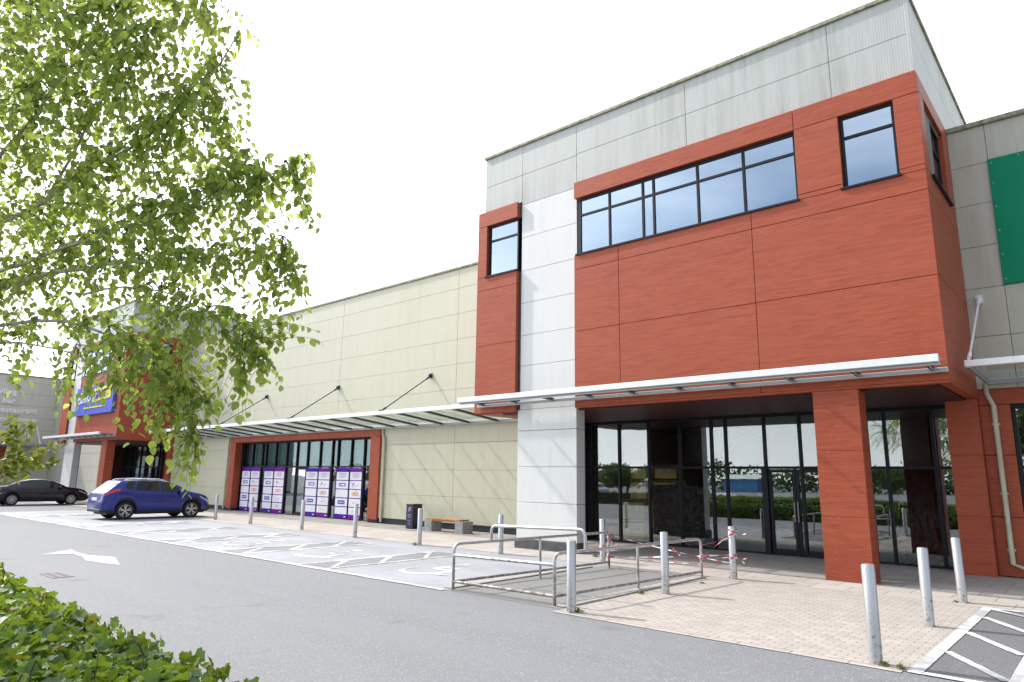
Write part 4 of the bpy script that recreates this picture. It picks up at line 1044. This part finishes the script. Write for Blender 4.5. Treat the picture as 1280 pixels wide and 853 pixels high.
# ------------------------------------------------------------------ leaves
def leaf_poly(mb, pos, nrm, tip, L, W, kind, fold=.25):
    n = Vector(nrm).normalized(); t = Vector(tip); t = (t - n * t.dot(n))
    if t.length < 1e-4: t = n.orthogonal()
    t.normalize(); s = t.cross(n)
    p = Vector(pos)
    if kind == 'birch': out = [(0, 0), (.33, .10), (.48, .33), (.41, .60), (.20, .85), (0, 1.0)]
    elif kind == 'lance': out = [(0, 0), (.5, .35), (.35, .7), (0, 1.0)]
    else: out = [(0, .0), (.28, -.10), (.53, .13), (.38, .34), (.47, .55), (.25, .70), (0, 1.0)]
    i0 = len(mb.v); r = [p + t * (v * L) + s * (u * W) + n * (abs(u) * W * fold) - n * (v * v * L * .12) for u, v in out]
    l = [p + t * (v * L) - s * (u * W) + n * (abs(u) * W * fold) - n * (v * v * L * .12) for u, v in out[1:-1]]
    m = len(out)
    if kind == 'ivy':
        # mid rib points keep the two halves sound
        mb.v += [tuple(q) for q in r + l]
        mb.f.append(tuple(i0 + k for k in range(m))); mb.m.append(mb.mi)
        mb.f.append(tuple([i0] + [i0 + m - 1] + [i0 + m + k for k in reversed(range(m - 2))])); mb.m.append(mb.mi)
    else:
        mb.v += [tuple(q) for q in r + l]
        mb.f.append(tuple(i0 + k for k in range(m))); mb.m.append(mb.mi)
        mb.f.append(tuple([i0] + [i0 + m - 1] + [i0 + m + k for k in reversed(range(m - 2))])); mb.m.append(mb.mi)
R_ = random.Random(11)
def rvec(r=R_):
    while True:
        v = Vector((r.uniform(-1, 1), r.uniform(-1, 1), r.uniform(-1, 1)))
        if .05 < v.length < 1: return v.normalized()

# ivy hedge: trained low hedge, foliage + dark woody core
def ivy_hedge():
    root = thing('ivy_hedge', (-8, 1.2, 0), 'low glossy ivy hedge along the near edge of the road', 'hedge')
    x0, x1, y0, y1 = -19.0, -2.75, .15, 2.0
    def top(x, y):
        e = min(1, max(0, (y1 + .06 - y) / .30)); e2 = min(1, max(0, (x1 + .05 - x) / .35))
        return (.86 + .21 * min(1, max(0, (-4.5 - x) / 4.5))) * (e ** .45) * (e2 ** .45) + .07 * noise.noise(Vector((x * 1.1, y * 1.1, 3))) + .05 * noise.noise(Vector((x * 3.2, y * 3.2, 8)))
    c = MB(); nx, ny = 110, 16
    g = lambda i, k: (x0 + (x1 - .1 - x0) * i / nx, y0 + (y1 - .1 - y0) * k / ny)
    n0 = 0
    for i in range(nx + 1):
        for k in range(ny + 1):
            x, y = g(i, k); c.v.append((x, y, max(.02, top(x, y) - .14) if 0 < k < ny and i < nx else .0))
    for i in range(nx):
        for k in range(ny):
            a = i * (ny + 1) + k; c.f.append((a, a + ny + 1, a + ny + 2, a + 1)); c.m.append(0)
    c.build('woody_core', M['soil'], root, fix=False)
    f = MB(); r = R_
    def put(x, y, z, outn, L):
        n = (outn + rvec() * 1.0).normalized()
        t = Vector((r.uniform(-.3, .8), r.uniform(-1, .3), r.uniform(-.9, .1)))
        leaf_poly(f, (x, y, z), n, t, L, L * .98, 'ivy', r.uniform(.05, .3))
    for _ in range(29000):
        x = x1 - (x1 - x0) * (r.random() ** 1.7); y = y1 - (y1 - .35) * r.random()
        if x < -12 and r.random() < .3: continue
        L = r.choice((.036, .046, .058, .07, .085)) * r.uniform(.85, 1.15)
        z = top(x, y) - .20 * r.random() ** 1.8 + (.03 if r.random() < .1 else 0)
        # surface normal from the height field
        gx_ = (top(x + .04, y) - top(x - .04, y)) / .08; gy_ = (top(x, y + .04) - top(x, y - .04)) / .08
        put(x, y, z, Vector((-gx_, -gy_, 1)).normalized(), L)
    for _ in range(5200):
        x = x1 - (x1 - x0) * r.random(); z = r.uniform(.03, .8); put(x, y1 + .03 + r.uniform(-.08, .06), z, Vector((0, 1, .25)), r.uniform(.05, .09))
    for _ in range(700):
        y = r.uniform(.3, y1); z = r.uniform(.03, .75); put(x1 + r.uniform(-.1, .05), y, z, Vector((1, 0, .3)), r.uniform(.05, .09))
    # upright shoots
    s = f; f.mi = 1
    for _ in range(26):
        x = r.uniform(-11, -3.6); y = r.uniform(1.0, 1.95); z = top(x, y); h = r.uniform(.06, .16)
        s.tube([(x, y, z - .2), (x + r.uniform(-.03, .03), y + r.uniform(-.03, .03), z + h * .5), (x + r.uniform(-.06, .06), y + r.uniform(-.04, .04), z + h)], .0035, 5)
    f.build('foliage', [M['ivy'], M['twig']], root, fix=False)
ivy_hedge()

# birch: trunk outside the frame, limbs reaching into it, hanging twigs with leaves
def birch():
    r = random.Random(5)
    base = Vector((-7.25, .55, 0))
    root = thing('birch_tree', base, 'birch tree with hanging leafy twigs reaching in from the left', 'tree')
    T = lambda z: base + Vector((.06 * math.sin(z * .9), .05 * math.sin(z * .7 + 1), z))
    t = MB(); zs = [0, .1, .3, .8, 1.5, 2.3, 3.1, 3.9, 4.8, 5.8, 6.8, 7.6]
    t.tube([T(z) for z in zs], [.17, .14, .12, .11, .10, .092, .08, .07, .055, .04, .025, .01], 14)
    t.build('trunk', M['bark'], root, 0, 60)
    blobs = [(-5.98, 1.19, 5.13, .60), (-5.25, 1.57, 5.08, .52), (-4.64, 1.86, 4.99, .28), (-6.36, 1.32, 4.42, .62), (-5.38, 1.64, 4.39, .55), (-4.78, 1.93, 4.30, .34), (-6.51, 1.51, 3.68, .57), (-5.53, 1.84, 3.68, .56), (-4.79, 2.08, 3.70, .44), (-4.36, 2.32, 3.70, .26), (-4.10, 2.36, 3.95, .13), (-6.01, 1.84, 3.08, .40), (-5.29, 2.08, 3.05, .46), (-4.55, 2.28, 3.22, .33), (-4.22, 2.43, 3.28, .15), (-5.19, 2.03, 2.58, .32), (-5.80, 1.89, 2.58, .20), (-4.76, 2.22, 2.76, .26), (-4.91, 2.11, 2.19, .17), (-4.83, 2.12, 1.93, .10), (-4.58, 2.31, 2.53, .12), (-6.64, 1.42, 3.10, .33), (-6.67, 1.52, 2.61, .12), (-6.30, 1.75, 2.48, .15), (-4.48, 2.34, 2.95, .20), (-5.27, 2.05, 2.20, .10), (-4.87, 2.17, 1.83, 0.10), (-4.94, 2.12, 2.02, 0.17), (-5.32, 2.01, 2.23, 0.18), (-4.65, 2.30, 2.33, 0.16), (-5.76, 1.84, 2.42, 0.16), (-4.43, 2.43, 2.56, 0.10), (-4.90, 2.23, 2.26, 0.17), (-5.11, 1.98, 2.48, 0.23), (-4.07, 2.46, 3.63, 0.12), (-4.22, 2.48, 3.08, 0.15), (-4.40, 2.44, 2.87, 0.15), (-4.66, 1.98, 4.36, .22), (-4.55, 2.08, 4.05, .22), (-4.40, 2.24, 3.90, .18), (-4.15, 2.5, 2.86, .12), (-4.42, 2.4, 2.70, .12), (-5.0, 2.1, 2.5, .22), (-5.5, 1.95, 2.72, .22),
             (-7.2, 1.2, 5.6, .7), (-6.6, .4, 5.9, .6), (-7.9, .4, 5.0, .8), (-7.6, -.4, 4.2, .7), (-6.9, -.2, 5.0, .6), (-8.0, 1.1, 4.0, .7), (-5.6, 1.4, 5.8, .5), (-6.2, .9, 6.2, .5), (-7.4, .5, 6.8, .6)]
    limbs = []
    lm = MB(); tw = MB(); lf = MB()
    def limb(pts, r0, r1):
        P = [Vector(p) for p in pts]; out = []
        n = 14
        for i in range(n + 1):       # Catmull-like smoothing by repeated lerp
            q = list(P); u = i / n
            while len(q) > 1: q = [q[k].lerp(q[k + 1], u) for k in range(len(q) - 1)]
            w = .05 * math.sin(PI * u); out.append(q[0] + Vector((w * noise.noise(q[0] * 2), w * noise.noise(q[0] * 2 + Vector((5, 0, 0))), w * noise.noise(q[0] * 2.5 + Vector((0, 9, 0))))))
        lm.tube(out, [(r0 + (r1 - r0) * (i / n) ** .6) * .72 for i in range(n + 1)], 8)
        limbs.append(out)
    limb([T(2.7), (-6.85, 1.15, 3.25), (-6.3, 1.45, 3.55), (-5.6, 1.8, 3.45), (-4.9, 2.1, 3.35), (-4.3, 2.38, 3.45)], .042, .006)
    limb([T(3.0), (-6.9, 1.05, 3.75), (-6.3, 1.4, 4.0), (-5.5, 1.75, 4.35), (-4.9, 1.95, 4.5), (-4.5, 2.0, 5.0)], .045, .006)
    limb([T(2.5), (-6.9, 1.2, 3.1), (-6.2, 1.6, 3.25), (-5.6, 1.95, 2.95), (-5.0, 2.15, 2.6), (-4.85, 2.15, 2.1)], .036, .004)
    limb([T(2.9), (-6.7, 1.2, 3.5), (-5.9, 1.65, 3.6), (-5.2, 1.95, 3.8), (-4.5, 2.2, 3.9), (-4.05, 2.38, 4.02)], .034, .004)
    limb([T(3.3), (-6.8, 1.0, 4.2), (-6.2, 1.3, 4.6), (-5.7, 1.4, 5.2), (-5.2, 1.6, 5.6)], .042, .006)
    limb([T(2.6), (-6.9, 1.1, 2.9), (-6.5, 1.45, 2.95), (-6.0, 1.75, 2.75), (-5.6, 1.95, 2.5)], .024, .004)
    limb([T(3.9), (-6.9, .9, 4.7), (-6.5, 1.1, 5.2), (-6.2, 1.1, 5.9)], .036, .005)
    limb([T(3.5), (-7.6, .2, 4.3), (-7.8, .0, 5.0)], .034, .005); limb([T(3.2), (-7.7, .9, 3.7), (-8.1, 1.2, 4.3)], .034, .005)
    limb([T(4.4), (-6.9, .2, 5.2), (-6.6, .2, 6.1)], .03, .004)
    limb([(-5.9, 1.65, 3.2), (-5.3, 2.0, 3.35), (-4.9, 2.15, 3.05), (-4.5, 2.32, 2.75), (-4.42, 2.36, 2.6)], .014, .003)
    limb([(-6.3, 1.4, 4.0), (-5.8, 1.55, 4.8), (-5.2, 1.65, 5.2), (-4.75, 1.8, 5.3)], .02, .003)
    pool = [p for L in limbs for p in L[4:]]
    def leaf(p, L, d):
        a = r.uniform(0, 2 * PI); out = Vector((math.cos(a), math.sin(a), r.uniform(-.2, .5)))
        st = p + (out * .5 + d * .3).normalized() * r.uniform(.008, .02)
        tip = Vector((out.x * .7, out.y * .7, -r.uniform(.25, 1.2)))
        n = (Vector((out.x * .8, out.y * .8, r.uniform(.2, 1.0))) + rvec(r) * .55)
        tw.tube([p, st], .0007, 3, False)
        leaf_poly(lf, st, n, tip, L, L * .82, 'birch', r.uniform(.05, .3))
    for (bx, by, bz, br) in blobs:
        vis = by > 1.0 and bx > -6.9
        nt = int((4 + (700 if bz > 3.3 else 470) * br ** 2.0 * (.42 if br < .3 else .82)) * (1.0 if vis else .40))
        for _ in range(nt):
            o = rvec(r) * br * (1.34 if br > .25 else 1.2) * r.random() ** .42; end = Vector((bx, by, bz)) + Vector((o.x, o.y, o.z))
            # start from the nearest limb point a little above
            best = min(pool, key=lambda q: (q - end - Vector((0, 0, .15))).length + .45 * r.random())
            d0 = best - end
            ln = min(d0.length, r.uniform(.25, .62)); st = end + (d0.normalized() if d0.length > .01 else Vector((0, 0, 1))) * ln + Vector((0, 0, .07))
            mid = (st + end) / 2 + Vector((r.uniform(-.05, .05), r.uniform(-.05, .05), .06))
            path = []
            for i in range(9):
                u = i / 8; path.append(st * (1 - u) ** 2 + mid * 2 * u * (1 - u) + end * u * u - Vector((0, 0, .05 * u * u)))
            tw.tube(path, [.0022 - .0014 * i / 8 for i in range(9)], 4, False)
            if d0.length > .5 and r.random() < .3:
                tw.tube([best, (best + st) / 2 + Vector((0, 0, .05)), st], [.004, .003, .0022], 4, False)
            L = r.uniform(.046, .071); nl = r.randint(5, 8)
            for i in range(nl):
                u = .30 + .70 * i / (nl - 1) if nl > 1 else 1; k = min(7, int(u * 8)); p = path[k].lerp(path[k + 1], u * 8 - k)
                leaf(p, L * r.uniform(.7, 1.15), (path[k + 1] - path[k]).normalized())
    lo = lm.build('branches', M['bark'], root, 0, 60, fix=False)
    tw.build('twigs', M['twig'], root, 0, None, fix=False)
    lf.build('crown', M['birch'], root, 0, None, fix=False)
    print('birch leaves', len(lf.f) // 2)
birch()

def sapling():
    r = random.Random(21)
    root = thing('sapling', (-9.35, 1.95, 0), 'slender sapling with yellow green leaves at the left edge, before the black car', 'sapling')
    st = MB(); lf = MB()
    st.tube([(-9.35, 1.95, 0), (-9.32, 1.97, 1.0), (-9.22, 2.0, 1.74), (-9.15, 2.05, 2.17)], [.016, .013, .009, .005], 8)
    tips = []
    for (a, b) in (((-9.24, 1.99, 1.9), (-8.95, 2.2, 2.12)), ((-9.22, 2.0, 1.9), (-8.80, 2.40, 2.12)), ((-9.18, 2.03, 2.1), (-8.78, 2.42, 2.28)), ((-9.16, 2.04, 2.2), (-8.95, 2.15, 2.50)), ((-9.15, 2.05, 2.3), (-9.1, 2.02, 2.55)), ((-9.24, 1.99, 1.7), (-9.3, 1.95, 1.95)), ((-9.2, 2.0, 2.0), (-9.0, 2.1, 2.3))):
        A, B = Vector(a) - Vector((0, 0, .17)), Vector(b) - Vector((0, 0, .17)); st.tube([A, (A + B) / 2 + Vector((0, 0, .03)), B], [.005, .004, .002], 5)
        for i in range(36):
            p = A.lerp(B, r.uniform(.2, 1.05)) + rvec(r) * .05; leaf_poly(lf, p, Vector((.5, -.5, .4)) + rvec(r) * .7, rvec(r) + Vector((.2, .2, .3)), r.uniform(.07, .12), .048, 'lance', .2)
    st.build('stem', M['bark'], root, 0, 60); lf.build('leaves', M['saplingleaf'], root, fix=False)
sapling()

def weed(x, y, lab, seed, s=1.0):
    r = random.Random(seed); b = MB()
    for i in range(int(16 * s) + 6):
        a = r.uniform(0, 2 * PI); h = r.uniform(.03, .10) * s; o = Vector((math.cos(a), math.sin(a), 0)) * r.uniform(0, .09 * s)
        p = Vector((x, y, .005)) + o; leaf_poly(b, p, Vector((math.cos(a), math.sin(a), .6)), Vector((math.cos(a) * .5, math.sin(a) * .5, 1)), h, .018, 'lance')
        leaf_poly(b, p + Vector((0, 0, h * .4)), Vector((0, 0, 1)) + rvec(r) * .5, rvec(r), h * .6, .03, 'lance')
    o = b.build('weed', M['weed'], None, 0, None, origin=(x, y, 0), fix=False); tag(o, lab, 'weed', 'weeds in the paving')
weed(-6.0, 8.28, 'weed tuft at the foot of the bollard by the trolley rail corner', 1, 1.0)
weed(-6.22, 10.35, 'weed tuft under the trolley rail near its middle post', 2, 1.1)
weed(-6.02, 12.15, 'small weed alone on the paving below the taped bollard', 3, .6)
weed(-14.85, 12.9, 'weed tuft at the bollard before the litter bin', 4, 1.3)
weed(-2.08, 8.22, 'weed at the foot of the nearest bollard', 5, .7)
weed(-1.93, 8.2, 'weed at the painted corner of the hatched bay', 6, .8)
weed(-2.26, 13.32, 'weed at the foot of the bollard before the right-hand red pier', 7, .7)
weed(-9.85, 14.32, 'weed growing along the dark plinth of the white column', 8, 1.2)
weed(-5.95, 13.2, 'weed at the foot of the taped bollard', 9, .6)
weed(-17.35, 16.9, 'weed under the timber bench', 10, .8)

# ------------------------------------------------------------------ the car park behind the camera (seen mirrored in the glass)
def far_foliage(b, cx, cy, cz, rx, ry, rz, n, r, L=.35):
    for _ in range(n):
        v = rvec(r); v = Vector((v.x * rx, v.y * ry, v.z * rz)) * (r.random() ** .3); q = Vector((cx, cy, cz)) + v
        if q.z < .05: continue
        leaf_poly(b, q, rvec(r), rvec(r), L * r.uniform(.6, 1.3), L * .9, 'lance')
def park_tree(x, y, h, rr, seed, lab):
    r = random.Random(seed); root = thing('park_tree', (x, y, 0), lab, 'tree', 'trees across the car park')
    t = MB(); t.tube([(x, y, 0), (x + .1, y, h * .4), (x, y + .1, h * .8)], [.16, .11, .04], 8)
    for k in range(5):
        a = k * 1.26; t.tube([(x + .08, y, h * (.35 + .06 * k)), (x + math.cos(a) * rr * .7, y + math.sin(a) * rr * .7, h * (.55 + .07 * k))], [.06, .02], 6)
    t.build('trunk', M['twig'], root, 0, 60)
    b = MB()
    for k in range(9): a = r.uniform(0, 6.3); q = r.uniform(.1, .7) * rr; far_foliage(b, x + q * math.cos(a), y + q * math.sin(a), h * r.uniform(.45, .9), rr * .5, rr * .5, h * .18, 420, r, .22)
    b.build('crown', M['hedgefar'], root, fix=False)
r = random.Random(3); b = MB()
for i in range(120):
    x = -120 + 240 * i / 119 + r.uniform(-1, 1); hh = r.uniform(3.4, 5.6) + (2 if r.random() < .15 else 0); far_foliage(b, x * 1.6, -96 + r.uniform(-3, 3), hh * .45, 4.0, 2.6, hh * .6, 260, r, .6)
struct(b.build('tree_belt', M['hedgefar'], fix=False), 'stuff')
def clipped_hedge(x0, x1, y, lab):
    root = thing('clipped_hedge', ((x0 + x1) / 2, y, 0), lab, 'hedge')
    c = MB(); c.box(x0, x1, y - .4, y + .4, 0, .85); c.build('woody_core', M['soil'], root)
    b = MB(); r = random.Random(17)
    for _ in range(5000): leaf_poly(b, (r.uniform(x0, x1), y + r.choice((-.42, .42, .0, 0)) + r.uniform(-.3, .3), r.uniform(.1, .95)), rvec(r) + Vector((0, 0, .5)), rvec(r), .12, .1, 'lance')
    b.build('foliage', M['hedgefar'], root, fix=False)
clipped_hedge(-40, -20.6, -9.0, 'clipped hedge across the car park, mirrored in the shop glass')
park_tree(-31, -20, 3.2, 2.6, 31, 'bushy tree across the car park, mirrored left of the cartons')
park_tree(-39, -26, 3.4, 3.0, 32, 'broad tree far across the car park, mirrored by the white column')
park_tree(-3.2, -1.9 - 8, 6.0, 1.5, 33, 'tree near the car park edge, mirrored beside the right-hand red pier')
park_tree(-17, -38, 3.3, 2.8, 34, 'tree across the car park, mirrored in the shop doors')
def lamp_post(x, y, h, lab):
    root = thing('lamp_post', (x, y, 0), lab, 'lamp post', 'car park lamp posts')
    b = MB(); b.tube([(x, y, 0), (x, y, h * .3), (x, y, h)], [.09, .07, .045], 10); b.tube([(x - 1.1, y, h + .12), (x, y, h), (x + 1.1, y, h + .12)], .03, 8); b.build('post', M['grey_metal'], root, 0, 50)
    for s in (-1, 1):
        l = MB(); l.box(x + s * 1.0, x + s * 1.6, y - .13, y + .13, h + .08, h + .18); l.build('lamp_head', M['grey_metal'], root, 0.03)
lamp_post(-16.0, -16, 8.0, 'tall twin lamp post, mirrored right of the cartons')
lamp_post(-11.0, -34, 8.0, 'farther twin lamp post, mirrored left of the shop doors')
def warehouse():
    root = thing('warehouse', (-50, -80, 0), 'low blue warehouse with a pale roof, mirrored in the shop glass', 'warehouse')
    b = MB(); b.box(-53, -47, -87, -80, 0, 2.2); b.build('wall', M['warehouseblue'], root)
    b = MB(); b.hexa([(-53.4, -87.4, 2.2), (-46.6, -87.4, 2.2), (-46.6, -79.6, 2.2), (-53.4, -79.6, 2.2), (-53.4, -84, 3.0), (-46.6, -84, 3.0), (-46.6, -83, 3.0), (-53.4, -83, 3.0)]); b.build('roof', M['roofpale'], root)
warehouse()
make_car('parked_car', 'silver saloon across the car park, mirrored beside the black plastic', (-23.6, -12.5, 0), 0.05, sedan, M['silverpaint'], sedan_cfg)
make_car('parked_car', 'silver SUV across the car park, mirrored next to the white column', (-35, -12.5, 0), PI, suv, M['silverpaint'], suv_cfg)

# ------------------------------------------------------------------ light
SUN = Vector((1.0, .22, -.95)).normalized()       # travel direction of the sunlight
el = math.asin(-SUN.z); az = math.atan2(-SUN.x, -SUN.y)     # from +Y towards +X
ld = bpy.data.lights.new('sun', 'SUN'); ld.energy = 3.0; ld.angle = rad(1.4); ld.color = (1.0, .955, .89)
lo = bpy.data.objects.new('sun', ld); COL.objects.link(lo); lo.rotation_euler = SUN.to_track_quat('-Z', 'Y').to_euler()
wd = bpy.data.worlds.new('World'); SC.world = wd; wd.use_nodes = True; nt = wd.node_tree; nt.nodes.clear()
wo = nt.nodes.new('ShaderNodeOutputWorld'); bg = nt.nodes.new('ShaderNodeBackground')
sky = nt.nodes.new('ShaderNodeTexSky'); sky.sky_type = 'NISHITA'; sky.sun_disc = False; sky.sun_elevation = el; sky.sun_rotation = az; sky.air_density = 1.0; sky.dust_density = 0.4; sky.ozone_density = 1.0
bg.inputs[1].default_value = .11
tc = nt.nodes.new('ShaderNodeTexCoord')
mp = nt.nodes.new('ShaderNodeMapping'); mp.inputs['Scale'].default_value = (1, 1, 2.6); nt.links.new(tc.outputs['Generated'], mp.inputs[0])
cl = noise_tex(nt, mp.outputs[0], 1.3, 5, .5, .2)
sep = nt.nodes.new('ShaderNodeSeparateXYZ'); nt.links.new(tc.outputs['Generated'], sep.inputs[0])
ma = node(nt, 'ShaderNodeMath', operation='MULTIPLY_ADD'); nt.links.new(sep.outputs['Y'], ma.inputs[0]); ma.inputs[1].default_value = .14; nt.links.new(cl, ma.inputs[2])
mb_ = node(nt, 'ShaderNodeMath', operation='MULTIPLY_ADD'); nt.links.new(sep.outputs['X'], mb_.inputs[0]); mb_.inputs[1].default_value = -.18; nt.links.new(ma.outputs[0], mb_.inputs[2])
cf = ramp(nt, mb_.outputs[0], [(.34, .14), (.66, .95)])
dp = node(nt, 'ShaderNodeVectorMath', operation='DOT_PRODUCT'); nt.links.new(tc.outputs['Generated'], dp.inputs[0]); dp.inputs[1].default_value = tuple(-SUN)
hz_ = ramp(nt, sep.outputs['Z'], [(.02, .92), (.24, 0)])
mxx = node(nt, 'ShaderNodeMath', operation='MAXIMUM'); nt.links.new(cf, mxx.inputs[0]); nt.links.new(hz_, mxx.inputs[1])
half = node(nt, 'ShaderNodeMath', operation='MULTIPLY_ADD'); nt.links.new(dp.outputs['Value'], half.inputs[0]); half.inputs[1].default_value = .5; half.inputs[2].default_value = .5
pw = node(nt, 'ShaderNodeMath', operation='POWER'); nt.links.new(half.outputs[0], pw.inputs[0]); pw.inputs[1].default_value = 2.0
br_ = node(nt, 'ShaderNodeMath', operation='MULTIPLY_ADD'); nt.links.new(pw.outputs[0], br_.inputs[0]); br_.inputs[1].default_value = 17.0; br_.inputs[2].default_value = 5.2
cc = nt.nodes.new('ShaderNodeCombineColor'); 
for ch, k in ((0, .985), (1, 1.0), (2, 1.03)):
    mm_ = node(nt, 'ShaderNodeMath', operation='MULTIPLY'); nt.links.new(br_.outputs[0], mm_.inputs[0]); mm_.inputs[1].default_value = k; nt.links.new(mm_.outputs[0], cc.inputs[ch])
cw = mixc(nt, mxx.outputs[0], sky.outputs[0], cc.outputs[0])
nt.links.new(cw, bg.inputs[0]); nt.links.new(bg.outputs[0], wo.inputs[0])

SC.view_settings.view_transform = 'Standard'; SC.view_settings.look = 'None'; SC.view_settings.exposure = .77; SC.view_settings.gamma = 1
SC.cycles.max_bounces = 10; SC.cycles.transparent_max_bounces = 16; SC.cycles.use_denoising = True
SC.cycles.caustics_reflective = False; SC.cycles.caustics_refractive = False
